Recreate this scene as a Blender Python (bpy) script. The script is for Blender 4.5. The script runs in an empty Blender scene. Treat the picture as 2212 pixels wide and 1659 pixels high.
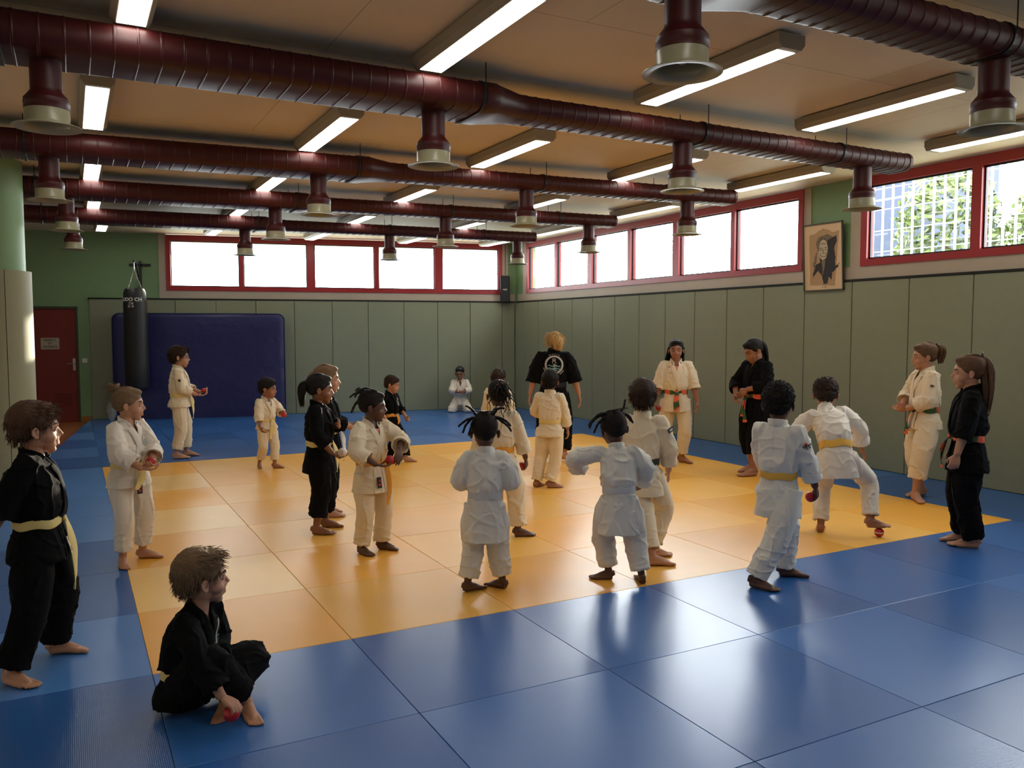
import bpy, bmesh, math, random
import numpy as np
from mathutils import Vector, Matrix, Quaternion, noise
random.seed(7)
R = math.radians
scene = bpy.context.scene
COL = scene.collection

# ------------------------------------------------------------------ camera, sky, sun, exposure
CAM_LOC = Vector((-0.3077, -4.3272, 1.6787))
cam_data = bpy.data.cameras.new('camera'); cam = bpy.data.objects.new('camera', cam_data); COL.objects.link(cam)
scene.camera = cam
cam_data.sensor_fit = 'HORIZONTAL'; cam_data.sensor_width = 36.0
cam_data.lens = 1795.7 * 36.0 / 2212.0
cam_data.clip_start = 0.05; cam_data.clip_end = 400
cam.location = CAM_LOC
_yaw, _pitch, _roll = 0.4887, 0.0647, 0.0011
cam.rotation_euler = (Matrix.Rotation(-_yaw, 3, 'Z') @ Matrix.Rotation(math.pi/2 - _pitch, 3, 'X') @ Matrix.Rotation(-_roll, 3, 'Z')).to_euler()

scene.view_settings.view_transform = 'Standard'
scene.view_settings.look = 'None'
scene.view_settings.gamma = 1.0
scene.view_settings.use_curve_mapping = False
scene.view_settings.exposure = 1.0

world = bpy.data.worlds.new('sky'); scene.world = world; world.use_nodes = True
bg = world.node_tree.nodes['Background']
bg.inputs[0].default_value = (0.95, 0.97, 1.0, 1); bg.inputs[1].default_value = 9.0
_w = world.node_tree; _tc = _w.nodes.new('ShaderNodeTexCoord'); _dt = _w.nodes.new('ShaderNodeVectorMath'); _dt.operation = 'DOT_PRODUCT'   # brighter sky round the hazy sun
_dt.inputs[1].default_value = tuple(Vector((8.5, 9.9, 1.95)).normalized())
_pw1 = _w.nodes.new('ShaderNodeMath'); _pw1.operation = 'POWER'; _pw1.inputs[1].default_value = 45; _pw1.use_clamp = True
_ma = _w.nodes.new('ShaderNodeMath'); _ma.operation = 'MULTIPLY_ADD'; _ma.inputs[1].default_value = 30.0; _ma.inputs[2].default_value = 9.0
_w.links.new(_tc.outputs['Generated'], _dt.inputs[0]); _w.links.new(_dt.outputs['Value'], _pw1.inputs[0]); _w.links.new(_pw1.outputs[0], _ma.inputs[0]); _w.links.new(_ma.outputs[0], bg.inputs[1])
sun_data = bpy.data.lights.new('sun', 'SUN'); sun = bpy.data.objects.new('sun', sun_data); COL.objects.link(sun)
sun_dir = Vector((8.5, 9.9, 1.95)).normalized()       # direction towards the low sun
sun.rotation_euler = sun_dir.to_track_quat('Z', 'Y').to_euler()
sun.location = (20, 22, 8)
sun_data.energy = 9.0; sun_data.angle = R(0.6); sun_data.color = (1.0, 0.86, 0.66)
scene.cycles.max_bounces = 8; scene.cycles.diffuse_bounces = 4; scene.cycles.glossy_bounces = 3
scene.cycles.transparent_max_bounces = 12; scene.cycles.caustics_reflective = False; scene.cycles.caustics_refractive = False
scene.cycles.sample_clamp_indirect = 6.0
LAMP = 6.0

# ------------------------------------------------------------------ helpers
ORG = {}
def tag(o, label=None, cat=None, group=None, kind=None):
    if label: o['label'] = label
    if cat: o['category'] = cat
    if group: o['group'] = group
    if kind: o['kind'] = kind
    return o
def empty(name, loc, label=None, cat=None, group=None):
    o = bpy.data.objects.new(name, None); COL.objects.link(o); o.location = loc; o.empty_display_size = 0.1
    ORG[o] = Vector(loc)
    return tag(o, label, cat, group)
def link_mesh(name, me, parent=None, origin=None):
    o = bpy.data.objects.new(name, me); COL.objects.link(o)
    if parent is not None:
        o.parent = parent; ORG[o] = ORG[parent].copy()
    else:
        ORG[o] = Vector(origin) if origin is not None else Vector((0, 0, 0)); o.location = ORG[o]
    return o
class MB:
    """collects shapes in world coordinates, then links them as one mesh object"""
    def __init__(s): s.v = []; s.f = []; s.m = []; s.mi = 0
    def add(s, vs, fs):
        n = len(s.v); s.v += [tuple(v) for v in vs]; s.f += [tuple(i + n for i in f) for f in fs]; s.m += [s.mi] * len(fs); return s
    def box(s, x0, x1, y0, y1, z0, z1, M=None, c=0.0):
        x0, x1 = min(x0, x1), max(x0, x1); y0, y1 = min(y0, y1), max(y0, y1)
        if c > 0:   # chamfered all round
            rings = []
            for z, e in ((z0, c), (z0 + c, 0), (z1 - c, 0), (z1, c)):
                k = c
                rings.append([(x0+e+ (k if e==0 else k), y0+e, z), (x1-e-k, y0+e, z), (x1-e, y0+e+k, z), (x1-e, y1-e-k, z), (x1-e-k, y1-e, z), (x0+e+k, y1-e, z), (x0+e, y1-e-k, z), (x0+e, y0+e+k, z)])
            vs = [p for r in rings for p in r]; fs = []
            for i in range(3):
                for j in range(8):
                    a = i*8+j; b = i*8+(j+1) % 8; fs.append((a, b, b+8, a+8))
            fs.append(tuple(reversed(range(8)))); fs.append(tuple(range(24, 32)))
        else:
            vs = [(x, y, z) for z in (z0, z1) for x, y in ((x0, y0), (x1, y0), (x1, y1), (x0, y1))]
            fs = [(3, 2, 1, 0), (4, 5, 6, 7), (0, 1, 5, 4), (1, 2, 6, 5), (2, 3, 7, 6), (3, 0, 4, 7)]
        if M is not None: vs = [M @ Vector(v) for v in vs]
        return s.add(vs, fs)
    def loft(s, rings, caps=True, closed=False):
        n = len(rings[0]); vs = [p for r in rings for p in r]; fs = []; m = len(rings)
        for i in range(m if closed else m-1):
            for j in range(n):
                a = i*n+j; b = i*n+(j+1) % n; c2 = ((i+1) % m)*n
                fs.append((a, b, c2+(j+1) % n, c2+j))
        if caps and not closed:
            fs.append(tuple(reversed(range(n)))); fs.append(tuple(range((m-1)*n, m*n)))
        return s.add(vs, fs)
    def lathe(s, prof, cx, cy, n=28, M=None):
        rings = [[(cx+r*math.cos(2*math.pi*k/n), cy+r*math.sin(2*math.pi*k/n), z) for k in range(n)] for r, z in prof]
        if M is not None: rings = [[M @ Vector(p) for p in r] for r in rings]
        return s.loft(rings)
    def tube(s, pts, rad, n=8, caps=True, closed=False):
        pts = [Vector(p) for p in pts]; m = len(pts)
        if not hasattr(rad, '__len__'): rad = [rad]*m
        rings = []; up = None
        for i, p in enumerate(pts):
            if closed: t = pts[(i+1) % m]-pts[i-1]
            else: t = pts[min(i+1, m-1)]-pts[max(i-1, 0)]
            t.normalize()
            if up is None: up = t.orthogonal().normalized()
            else:
                up = up - t*up.dot(t)
                up = up.normalized() if up.length > 1e-6 else t.orthogonal().normalized()
            b = t.cross(up)
            rings.append([p+(up*math.cos(2*math.pi*k/n)+b*math.sin(2*math.pi*k/n))*rad[i] for k in range(n)])
        return s.loft(rings, caps, closed)
    def ell(s, c, r, n=16, m=10, M=None):
        rings = []
        for i in range(m+1):
            t = math.pi*(0.02+0.96*i/m)-math.pi/2
            rings.append([Vector((c[0]+r[0]*math.cos(t)*math.cos(2*math.pi*k/n), c[1]+r[1]*math.cos(t)*math.sin(2*math.pi*k/n), c[2]+r[2]*math.sin(t))) for k in range(n)])
        if M is not None: rings = [[M @ p for p in rr] for rr in rings]
        return s.loft(rings)
    def ribbon(s, pts, nrm, hw, ht, closed=False):
        """flat band along pts; nrm = outward normals"""
        pts = [Vector(p) for p in pts]; m = len(pts); rings = []
        if not hasattr(hw, '__len__'): hw = [hw]*m
        for i in range(m):
            t = (pts[(i+1) % m]-pts[i-1]) if closed else (pts[min(i+1, m-1)]-pts[max(i-1, 0)])
            t.normalize(); nn = Vector(nrm[i]).normalized(); b = t.cross(nn).normalized(); nn = b.cross(t).normalized()
            p = pts[i]; w = hw[i]
            rings.append([p+b*w-nn*ht, p+b*w+nn*ht*.4, p+b*w*.8+nn*ht, p-b*w*.8+nn*ht, p-b*w+nn*ht*.4, p-b*w-nn*ht])
        return s.loft(rings, True, closed)
    def prism(s, poly, M, d):
        n = len(poly); vs = [M @ Vector((x, y, 0)) for x, y in poly]+[M @ Vector((x, y, d)) for x, y in poly]
        fs = [tuple(reversed(range(n))), tuple(range(n, 2*n))]+[(i, (i+1) % n, n+(i+1) % n, n+i) for i in range(n)]
        return s.add(vs, fs)
    def mesh(s, name, org=Vector((0, 0, 0))):
        me = bpy.data.meshes.new(name)
        me.from_pydata([(v[0]-org[0], v[1]-org[1], v[2]-org[2]) for v in s.v], [], s.f)
        if any(s.m): me.polygons.foreach_set('material_index', s.m)
        me.validate(); me.update(); return me
    def build(s, name, mat, parent=None, smooth=False, origin=None, fix=True):
        org = ORG[parent] if parent is not None else (Vector(origin) if origin is not None else Vector((0, 0, 0)))
        me = s.mesh(name, org)
        if fix:
            bm = bmesh.new(); bm.from_mesh(me); bmesh.ops.recalc_face_normals(bm, faces=bm.faces); bm.to_mesh(me); bm.free()
        for mm in (mat if isinstance(mat, (list, tuple)) else [mat]): me.materials.append(mm)
        if smooth: shade(me, smooth)
        return link_mesh(name, me, parent, origin)
def shade(me, ang=40):
    me.polygons.foreach_set('use_smooth', [True]*len(me.polygons))
    if ang and ang is not True and ang < 170:
        try: me.set_sharp_from_angle(angle=R(ang))
        except Exception: pass
def copy_tree(o, parent=None, delta=None):
    c = o.copy(); COL.objects.link(c)
    for k in ('label', 'category', 'group'):
        if parent is None and k == 'label' and k in c: pass
    if parent is not None: c.parent = parent
    else:
        c.location = o.location + Vector(delta)
    ORG[c] = ORG[o] + Vector(delta)
    for ch in [x for x in o.children]: copy_tree(ch, c, delta)
    return c

def srgb(r, g, b):
    f = lambda c: ((c/255+0.055)/1.055)**2.4 if c/255 > 0.04045 else c/255/12.92
    return (f(r), f(g), f(b), 1)
def mat(name, col, rough=0.6, bump=None, spec=0.5, metal=0.0, noise_col=0.0, nscale=6.0, emit=None, sheen=0.0, coat=0.0, trans=None):
    m = bpy.data.materials.new(name); m.use_nodes = True; nt = m.node_tree; b = nt.nodes['Principled BSDF']
    col = tuple(col)[:3]+(1,)
    b.inputs['Base Color'].default_value = col; b.inputs['Roughness'].default_value = rough
    b.inputs['Specular IOR Level'].default_value = spec; b.inputs['Metallic'].default_value = metal
    if sheen: b.inputs['Sheen Weight'].default_value = sheen
    if coat: b.inputs['Coat Weight'].default_value = coat; b.inputs['Coat Roughness'].default_value = 0.15
    if emit: b.inputs['Emission Color'].default_value = tuple(emit[0])[:3]+(1,); b.inputs['Emission Strength'].default_value = emit[1]
    tc = nt.nodes.new('ShaderNodeTexCoord')
    if noise_col:
        n = nt.nodes.new('ShaderNodeTexNoise'); n.inputs['Scale'].default_value = nscale; n.inputs['Detail'].default_value = 5
        nt.links.new(tc.outputs['Object'], n.inputs['Vector'])
        mx = nt.nodes.new('ShaderNodeMix'); mx.data_type = 'RGBA'
        mx.inputs[6].default_value = tuple(c*(1-noise_col) for c in col[:3])+(1,); mx.inputs[7].default_value = tuple(min(1, c*(1+noise_col)) for c in col[:3])+(1,)
        nt.links.new(n.outputs['Fac'], mx.inputs[0]); nt.links.new(mx.outputs[2], b.inputs['Base Color'])
    if bump:
        n2 = nt.nodes.new('ShaderNodeTexNoise'); n2.inputs['Scale'].default_value = bump[0]; n2.inputs['Detail'].default_value = 3
        nt.links.new(tc.outputs['Object'], n2.inputs['Vector'])
        bp = nt.nodes.new('ShaderNodeBump'); bp.inputs['Strength'].default_value = bump[1]; bp.inputs['Distance'].default_value = bump[2] if len(bump) > 2 else 0.01
        nt.links.new(n2.outputs['Fac'], bp.inputs['Height']); nt.links.new(bp.outputs[0], b.inputs['Normal'])
    return m
def tatami(name, col, axis, rough=0.28, spec=.55):
    """embossed straw pattern: fine ribs along one axis plus a leathery grain"""
    m = bpy.data.materials.new(name); m.use_nodes = True; nt = m.node_tree; b = nt.nodes['Principled BSDF']
    tc = nt.nodes.new('ShaderNodeTexCoord')
    n = nt.nodes.new('ShaderNodeTexNoise'); n.inputs['Scale'].default_value = 3.0; n.inputs['Detail'].default_value = 6
    oi = nt.nodes.new('ShaderNodeObjectInfo')
    nt.links.new(tc.outputs['Object'], n.inputs['Vector'])
    mx = nt.nodes.new('ShaderNodeMix'); mx.data_type = 'RGBA'
    mx.inputs[6].default_value = tuple(c*.93 for c in col[:3])+(1,); mx.inputs[7].default_value = tuple(c*1.07 for c in col[:3])+(1,)
    nt.links.new(n.outputs['Fac'], mx.inputs[0])
    hs = nt.nodes.new('ShaderNodeHueSaturation'); mr = nt.nodes.new('ShaderNodeMapRange')
    mr.inputs['To Min'].default_value = 0.93; mr.inputs['To Max'].default_value = 1.07
    nt.links.new(oi.outputs['Random'], mr.inputs['Value']); nt.links.new(mr.outputs[0], hs.inputs['Value'])
    nt.links.new(mx.outputs[2], hs.inputs['Color']); nt.links.new(hs.outputs[0], b.inputs['Base Color'])
    b.inputs['Roughness'].default_value = rough; b.inputs['Specular IOR Level'].default_value = spec
    w = nt.nodes.new('ShaderNodeTexWave'); w.wave_type = 'BANDS'; w.bands_direction = axis; w.inputs['Scale'].default_value = 42
    w.inputs['Distortion'].default_value = 0.6; w.inputs['Detail'].default_value = 1
    nt.links.new(tc.outputs['Object'], w.inputs['Vector'])
    g = nt.nodes.new('ShaderNodeTexNoise'); g.inputs['Scale'].default_value = 70; g.inputs['Detail'].default_value = 2
    nt.links.new(tc.outputs['Object'], g.inputs['Vector'])
    ad = nt.nodes.new('ShaderNodeMath'); ad.operation = 'MULTIPLY_ADD'; ad.inputs[1].default_value = 0.9
    nt.links.new(g.outputs['Fac'], ad.inputs[0]); nt.links.new(w.outputs['Fac'], ad.inputs[2])
    bp = nt.nodes.new('ShaderNodeBump'); bp.inputs['Strength'].default_value = 0.06; bp.inputs['Distance'].default_value = 0.004
    nt.links.new(ad.outputs[0], bp.inputs['Height']); nt.links.new(bp.outputs[0], b.inputs['Normal'])
    return m

M_ceil = mat('ceiling_concrete', srgb(226, 208, 174), 0.62, bump=(30, .15, .004), noise_col=.10, nscale=1.2)
_n = M_ceil.node_tree; _bk = _n.nodes.new('ShaderNodeTexBrick'); _bk.inputs['Scale'].default_value = 1.0; _bk.inputs['Brick Width'].default_value = 2.5; _bk.inputs['Row Height'].default_value = 1.25
_bk.inputs['Mortar Size'].default_value = .004; _bk.inputs['Color1'].default_value = (1, 1, 1, 1); _bk.inputs['Color2'].default_value = (.93, .93, .93, 1); _bk.inputs['Mortar'].default_value = (.62, .6, .58, 1)
_tcc = _n.nodes.new('ShaderNodeTexCoord'); _n.links.new(_tcc.outputs['Object'], _bk.inputs['Vector'])      # shuttering joints of the concrete
_src = _n.nodes['Principled BSDF'].inputs['Base Color'].links[0].from_socket; _ml = _n.nodes.new('ShaderNodeMix'); _ml.data_type = 'RGBA'; _ml.blend_type = 'MULTIPLY'; _ml.inputs[0].default_value = 1
_n.links.new(_src, _ml.inputs[6]); _n.links.new(_bk.outputs['Color'], _ml.inputs[7]); _n.links.new(_ml.outputs[2], _n.nodes['Principled BSDF'].inputs['Base Color'])
M_green = mat('green_paint', srgb(116, 146, 104), 0.6, bump=(60, .1), noise_col=.05)
M_cream = mat('cream_wall_paint', srgb(205, 196, 176), 0.7, noise_col=.03)
M_pad = mat('wall_pad_cloth', srgb(130, 135, 112), 0.78, bump=(160, .25, .003), noise_col=.06, nscale=9)
M_padcol = mat('column_pad_cloth', srgb(140, 138, 108), 0.7, bump=(120, .3, .003), noise_col=.06)
M_panel = mat('window_surround_panel', srgb(170, 158, 142), 0.6, noise_col=.04)
M_red = mat('red_lacquered_frame', srgb(150, 32, 38), 0.38, noise_col=.05)
M_duct = mat('dark_red_duct_paint', srgb(62, 16, 15), 0.46, spec=.35, noise_col=.08, nscale=5)
M_nozzle = mat('cream_nozzle_paint', srgb(146, 142, 114), 0.33, noise_col=.05)
M_dark = mat('dark_void', srgb(24, 24, 24), 0.9)
M_black = mat('black_metal', srgb(18, 18, 18), 0.45)
M_door = mat('dark_red_door', srgb(112, 26, 22), 0.5, noise_col=.06)
M_doorframe = mat('dark_green_door_frame', srgb(48, 62, 44), 0.5)
M_steel = mat('brushed_steel', srgb(150, 148, 140), 0.35, metal=.9)
M_white = mat('white_plastic', srgb(210, 208, 200), 0.45)
M_housing = mat('lamp_housing_paint', srgb(158, 150, 128), 0.5, noise_col=.04)
M_tube = mat('lamp_diffuser', (1, 1, 1), 0.5, emit=((1.0, 0.96, 0.88), LAMP))
M_floor = mat('orange_brown_linoleum', srgb(150, 92, 52), 0.45, noise_col=.12, nscale=4)
M_big = mat('navy_vinyl', srgb(19, 24, 80), 0.45, bump=(3.0, .5, .05), noise_col=.08, nscale=3)
M_bag = mat('black_bag_leatherette', srgb(22, 23, 24), 0.5, bump=(8, .3, .02))
M_ball = mat('red_foam_ball', srgb(176, 26, 32), 0.42, noise_col=.08, nscale=20)
M_ext = mat('pale_blue_grey_render', srgb(50, 58, 78), 0.8, noise_col=.06)
M_grass = mat('outdoor_ground', srgb(150, 150, 135), 0.9)
M_leaf = mat('shrub_leaf', srgb(78, 92, 36), 0.6, noise_col=.3, nscale=12)
M_screen = mat('galvanised_screen', srgb(190, 195, 198), 0.5, metal=.2)
M_gap = mat('pad_shadow_gap', srgb(20, 22, 16), 0.8)  # near-black colour for the shaded gap above the pads
Y_A = tatami('yellow_tatami_grain_across', srgb(236, 172, 66), 'X', .33, .36)  # tone steps between mats paint in how light catches the grain direction
Y_B = tatami('yellow_tatami_grain_along', srgb(238, 181, 82), 'Y', .33, .36)
Y_C = tatami('yellow_tatami_light_sheen', srgb(240, 196, 118), 'Y', .33, .36)  # paler colour imitates the sheen of light along the straw
B_C = tatami('blue_tatami_light_sheen', srgb(70, 124, 190), 'Y')  # sheen of light on the blue grain, put into the colour
B_A = tatami('blue_tatami_grain_across', srgb(42, 94, 162), 'X')
B_B = tatami('blue_tatami_grain_along', srgb(50, 103, 172), 'Y')
M_glass = bpy.data.materials.new('window_glass'); M_glass.use_nodes = True
_nt = M_glass.node_tree; _nt.nodes.remove(_nt.nodes['Principled BSDF'])
_t = _nt.nodes.new('ShaderNodeBsdfTransparent'); _t.inputs[0].default_value = (.93, .95, .95, 1)
_g = _nt.nodes.new('ShaderNodeBsdfGlossy'); _g.inputs['Roughness'].default_value = .03
_lw = _nt.nodes.new('ShaderNodeLayerWeight'); _lw.inputs[0].default_value = .5
_pw = _nt.nodes.new('ShaderNodeMath'); _pw.operation = 'POWER'; _pw.inputs[1].default_value = 5.0; _nt.links.new(_lw.outputs['Facing'], _pw.inputs[0])
_fr = _nt.nodes.new('ShaderNodeMath'); _fr.operation = 'MULTIPLY_ADD'; _fr.inputs[1].default_value = .8; _fr.inputs[2].default_value = .03; _nt.links.new(_pw.outputs[0], _fr.inputs[0])
_mx = _nt.nodes.new('ShaderNodeMixShader')
_nt.links.new(_fr.outputs[0], _mx.inputs[0]); _nt.links.new(_t.outputs[0], _mx.inputs[1]); _nt.links.new(_g.outputs[0], _mx.inputs[2])
_nt.links.new(_mx.outputs[0], _nt.nodes['Material Output'].inputs[0])

# ------------------------------------------------------------------ the room
XR = 8.255                 # right wall face
ZC = 3.53                  # ceiling
CX, CY = 0.0, 13.29        # point on the back wall
_d = Vector((8.0, -1.643, 0)).normalized()
BM = Matrix(((_d.x, -_d.y, 0, CX), (_d.y, _d.x, 0, CY), (0, 0, 1, 0), (0, 0, 0, 1)))   # local: x along the back wall, -y into the room
K = 8.167/8.0
UC = 8.42                  # where the back wall meets the right wall (along it)
def ub(x): return x*K
def struct(name, mb, m, **k):
    return tag(mb.build(name, m, **k), kind='structure')
struct('floor', MB().box(-4.2, 8.6, -8.2, 15, -0.16, -0.045), M_floor)
struct('ceiling', MB().box(-4.2, 8.6, -8.2, 15, ZC, ZC+.2), M_ceil)
struct('wall_left', MB().box(-4.0, -3.8, -8, 15, -0.1, ZC+.05), M_cream)
struct('wall_front', MB().box(-4.0, 8.5, -8.1, -7.9, -0.1, ZC+.05), M_cream)
# back wall with its window opening
wb, wt = 2.45, 3.515
mb = MB()
WU0, WU1 = ub(1.38), ub(7.95)
mb.box(-4.2, -.93, 0, .2, -.1, ZC+.05, BM); mb.box(-.16, WU0, 0, .2, -.1, ZC+.05, BM); mb.box(-.93, -.16, 0, .2, 2.13, ZC+.05, BM)
mb.box(WU0, WU1, 0, .2, -.1, wb, BM); mb.box(WU1, UC+.1, 0, .2, -.1, ZC+.05, BM)
mb.box(-.93, -.16, .08, .2, -.1, 2.13, BM)
struct('wall_back', mb, M_green)
# right wall with two window bands
mb = MB()
R2A, R2B = 3.60, 11.09      # far window band
R3A, R3B = -3.2, 2.69       # near window band
mb.box(XR, XR+.2, -8, 12, -.1, wb); mb.box(XR, XR+.2, R2B, 12, wb, ZC+.05); mb.box(XR, XR+.2, R3B, R2A, wb, ZC+.05); mb.box(XR, XR+.2, -8, R3A, wb, ZC+.05)
struct('wall_right', mb, M_green)
# beige surrounds
mb = MB(); t = .012
mb.box(ub(1.25), UC-.02, -t, 0, 2.30, wb, BM); mb.box(ub(1.25), WU0, -t, 0, wb, ZC-.01, BM); mb.box(WU1, WU1+.13, -t, 0, wb, ZC-.01, BM)
struct('trim_1', mb, M_panel)
mb = MB()
mb.box(XR-t, XR, R3A-.2, 11.5, 2.30, wb)
mb.box(XR-t, XR, R2B, R2B+.17, wb, ZC-.01); mb.box(XR-t, XR, R2A-.12, R2A, wb, ZC-.01); mb.box(XR-t, XR, R3B, R3B+.16, wb, ZC-.01)
struct('trim_2', mb, M_panel)
# dark strips standing in for the shadow line on top of the pads
struct('shadow_strip_back', MB().box(ub(.03), UC-.02, -.045, -.001, 2.272, 2.298, BM), M_gap)
struct('shadow_strip_right', MB().box(XR-.045, XR-.001, -6, 11.5, 2.272, 2.298), M_gap)

def window(name, frame_box, panes, M, z0, z1, u0, u1, thick, label):
    """panes: list of (ua, ub) glass openings along the wall"""
    w = MB()
    zi0, zi1 = z0+.08, z1-.11
    w.box(u0, u1, -.03, .09, z0, zi0, M); w.box(u0, u1, -.03, .09, zi1, z1, M)
    edges = [u0]+[e for p in panes for e in p]+[u1]
    for k in range(0, len(edges), 2): w.box(edges[k], edges[k+1], -.03, .09, zi0, zi1, M)
    o = struct(name, w, M_red)
    s = MB()
    for a, b in panes:      # thin inner beads
        for bx in ((a-.002, b+.002, zi0-.002, zi0+.02), (a-.002, b+.002, zi1-.02, zi1+.002), (a-.002, a+.018, zi0, zi1), (b-.018, b+.002, zi0, zi1)):
            s.box(bx[0], bx[1], .015, .04, bx[2], bx[3], M)
    s.build('glazing_bead', M_black, o)
    for a, b in panes:
        MB().box(a-.01, b+.01, .035, .045, zi0-.01, zi1+.01, M).build('window_pane', M_glass, o)
    return o
window('window_1', None, [(ub(a), ub(b)) for a, b in ((1.46, 2.69), (2.77, 3.96), (4.10, 5.28), (5.36, 6.51), (6.67, 7.87))], BM, wb, wt, WU0, WU1, .1, '')
RM = Matrix(((0, 1, 0, XR), (1, 0, 0, 0), (0, 0, 1, 0), (0, 0, 0, 1)))     # local x -> world y, local y -> world +x
window('window_2', None, [(3.68, 4.87), (4.95, 6.12), (6.27, 7.40), (7.48, 8.60), (8.74, 9.86), (9.93, 11.01)], RM, wb, wt, R2A, R2B, .1, '')
window('window_3', None, [(-3.1, -1.75), (-1.68, -.28), (-.20, 1.18), (1.29, 2.60)], RM, wb, wt, R3A, R3B, .1, '')

# wall pads
for n, (a, b) in enumerate(zip([.04, .79, 1.52, 2.25, 2.98, 3.70, 4.43, 5.14, 5.86, 6.56, 7.25, 7.94], [.79, 1.52, 2.25, 2.98, 3.70, 4.43, 5.14, 5.86, 6.56, 7.25, 7.94, 8.222])):
    names = ['beside the green door wall, left of the navy crash mat', 'behind the left part of the navy crash mat', 'behind the navy crash mat, second from its left', 'behind the middle of the navy crash mat',
             'behind the right edge of the navy crash mat', 'just right of the navy crash mat', 'second to the right of the navy crash mat', 'third to the right of the navy crash mat',
             'fourth right of the crash mat, left of the kneeling boy', 'behind the kneeling boy in white', 'right of the kneeling boy', 'under the speaker in the corner']
    o = MB().box(ub(a)+.004, ub(b)-.004, -.036, -.001, .0, 2.27, BM, c=.006).build('wall_pad', M_pad, origin=BM @ Vector((ub((a+b)/2), 0, 0)))
    tag(o, 'grey-green back wall pad ' + names[n], 'wall pad', 'padding on the back wall')
seams = [11.555, 11.21, 10.57, 9.91, 9.25, 8.55, 7.84, 7.13, 6.43, 5.71, 5.00, 4.27, 3.54, 2.79, 2.00, 1.23, .45, -.35, -1.1]
nth = ['first', 'second', 'third', 'fourth', 'fifth', 'sixth', 'seventh', 'eighth', 'ninth', 'tenth', 'eleventh', 'twelfth', 'thirteenth', 'fourteenth', 'fifteenth', 'sixteenth', 'seventeenth', 'eighteenth']
for n in range(len(seams)-1):
    a, b = seams[n+1], seams[n]
    o = MB().box(XR-.036, XR-.001, a+.004, b-.004, .0, 2.27, c=.006).build('wall_pad', M_pad, origin=(XR, (a+b)/2, 0))
    tag(o, 'grey-green right wall pad, %s from the back corner' % nth[n], 'wall pad', 'padding on the right wall')

# column with its padding
COLX, COLY = -1.06, 6.46
o = empty('column', (COLX, COLY, -.045), 'round green column wrapped in beige padding at left edge', 'column')
MB().lathe([(.35, -.045), (.35, ZC)], COLX, COLY, 48).build('shaft', M_green, o, smooth=60)
for k in range(5):
    a0, a1 = R(72*k+6), R(72*k+77)
    n = 14; inner = [(COLX+.352*math.cos(a0+(a1-a0)*i/n), COLY+.352*math.sin(a0+(a1-a0)*i/n)) for i in range(n+1)]
    outer = [(COLX+.405*math.cos(a0+(a1-a0)*i/n), COLY+.405*math.sin(a0+(a1-a0)*i/n)) for i in range(n+1)]
    MB().prism(inner+outer[::-1], Matrix.Translation((0, 0, 0.0)), 2.33).build('column_pad', M_padcol, o, smooth=40)

# door
o = struct('door_1', MB().box(-.90, -.19, .01, .05, -.045, 2.09, BM), M_door)
fr = MB(); fr.box(-.93, -.90, -.02, .06, -.045, 2.13, BM); fr.box(-.19, -.16, -.02, .06, -.045, 2.13, BM); fr.box(-.93, -.16, -.02, .06, 2.09, 2.13, BM); fr.build('door_frame', M_doorframe, o)
h = MB(); h.box(-.27, -.22, -.004, .01, .93, 1.16, BM, c=.002); h.build('lock_plate', M_steel, o)
h = MB(); h.tube([BM @ Vector(p) for p in ((-.245, 0, 1.06), (-.245, -.05, 1.06), (-.26, -.055, 1.06), (-.36, -.05, 1.06))], .009, 8); h.build('door_handle', M_steel, o, smooth=50)
g = MB()
for k in range(7): g.box(-.62, -.30, -.004, .012, .28+k*.035, .295+k*.035, BM)
g.build('vent_grille', M_door, o)
struct('baseboard_back', MB().box(-.16, .03, -.012, 0, -.045, .06, BM), mat('orange_brown_baseboard', srgb(150, 98, 50), .5))
# paper sign on the door
def text_mesh(body, size, M, extrude=.0006, bold=0.0, align='CENTER', shear=0.0):
    cu = bpy.data.curves.new('t', 'FONT'); cu.body = body; cu.size = size; cu.extrude = extrude; cu.offset = bold; cu.align_x = align; cu.align_y = 'CENTER'; cu.shear = shear
    ob = bpy.data.objects.new('t', cu); COL.objects.link(ob)
    dg = bpy.context.evaluated_depsgraph_get(); me = bpy.data.meshes.new_from_object(ob.evaluated_get(dg))
    bpy.data.objects.remove(ob); me.transform(M); 
    return [v.co.copy() for v in me.vertices], [tuple(p.vertices) for p in me.polygons]
BT = BM @ Matrix(((1, 0, 0, 0), (0, 0, -1, 0), (0, 1, 0, 0), (0, 0, 0, 1)))     # text plane on the back wall: x along, y up, z towards room
def bt(u, z, off): return BM @ Matrix.Translation((u, -off, z)) @ Matrix.Rotation(math.pi/2, 4, 'X')
sg = MB().box(-.795, -.485, -.003, .009, 1.33, 1.545, BM).build('paper_sign', mat('white_paper', srgb(168, 158, 138), .7), origin=BM @ Vector((-.64, 0, 1.43)))
tag(sg, 'white paper notice with three lines of capitals taped on red door', 'sign')
tx = MB()
for s_, z_ in (('RESPECT', 1.50), ('ET', 1.437), ('PROPRETE', 1.375)): tx.add(*text_mesh(s_, .052, bt(-.64, z_, .0045), bold=.0012))
tx.build('lettering', mat('grey_ink', srgb(70, 58, 44), .8), sg, fix=False)
sw = empty('light_switch', BM @ Vector((-.065, 0, 1.11)), 'white square light switch on green wall beside red door', 'light switch')
MB().box(-.105, -.02, -.012, -.001, 1.07, 1.155, BM, c=.003).build('plate', M_white, sw)
MB().box(-.085, -.04, -.018, -.011, 1.09, 1.135, BM, c=.002).build('rocker', M_white, sw)

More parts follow.
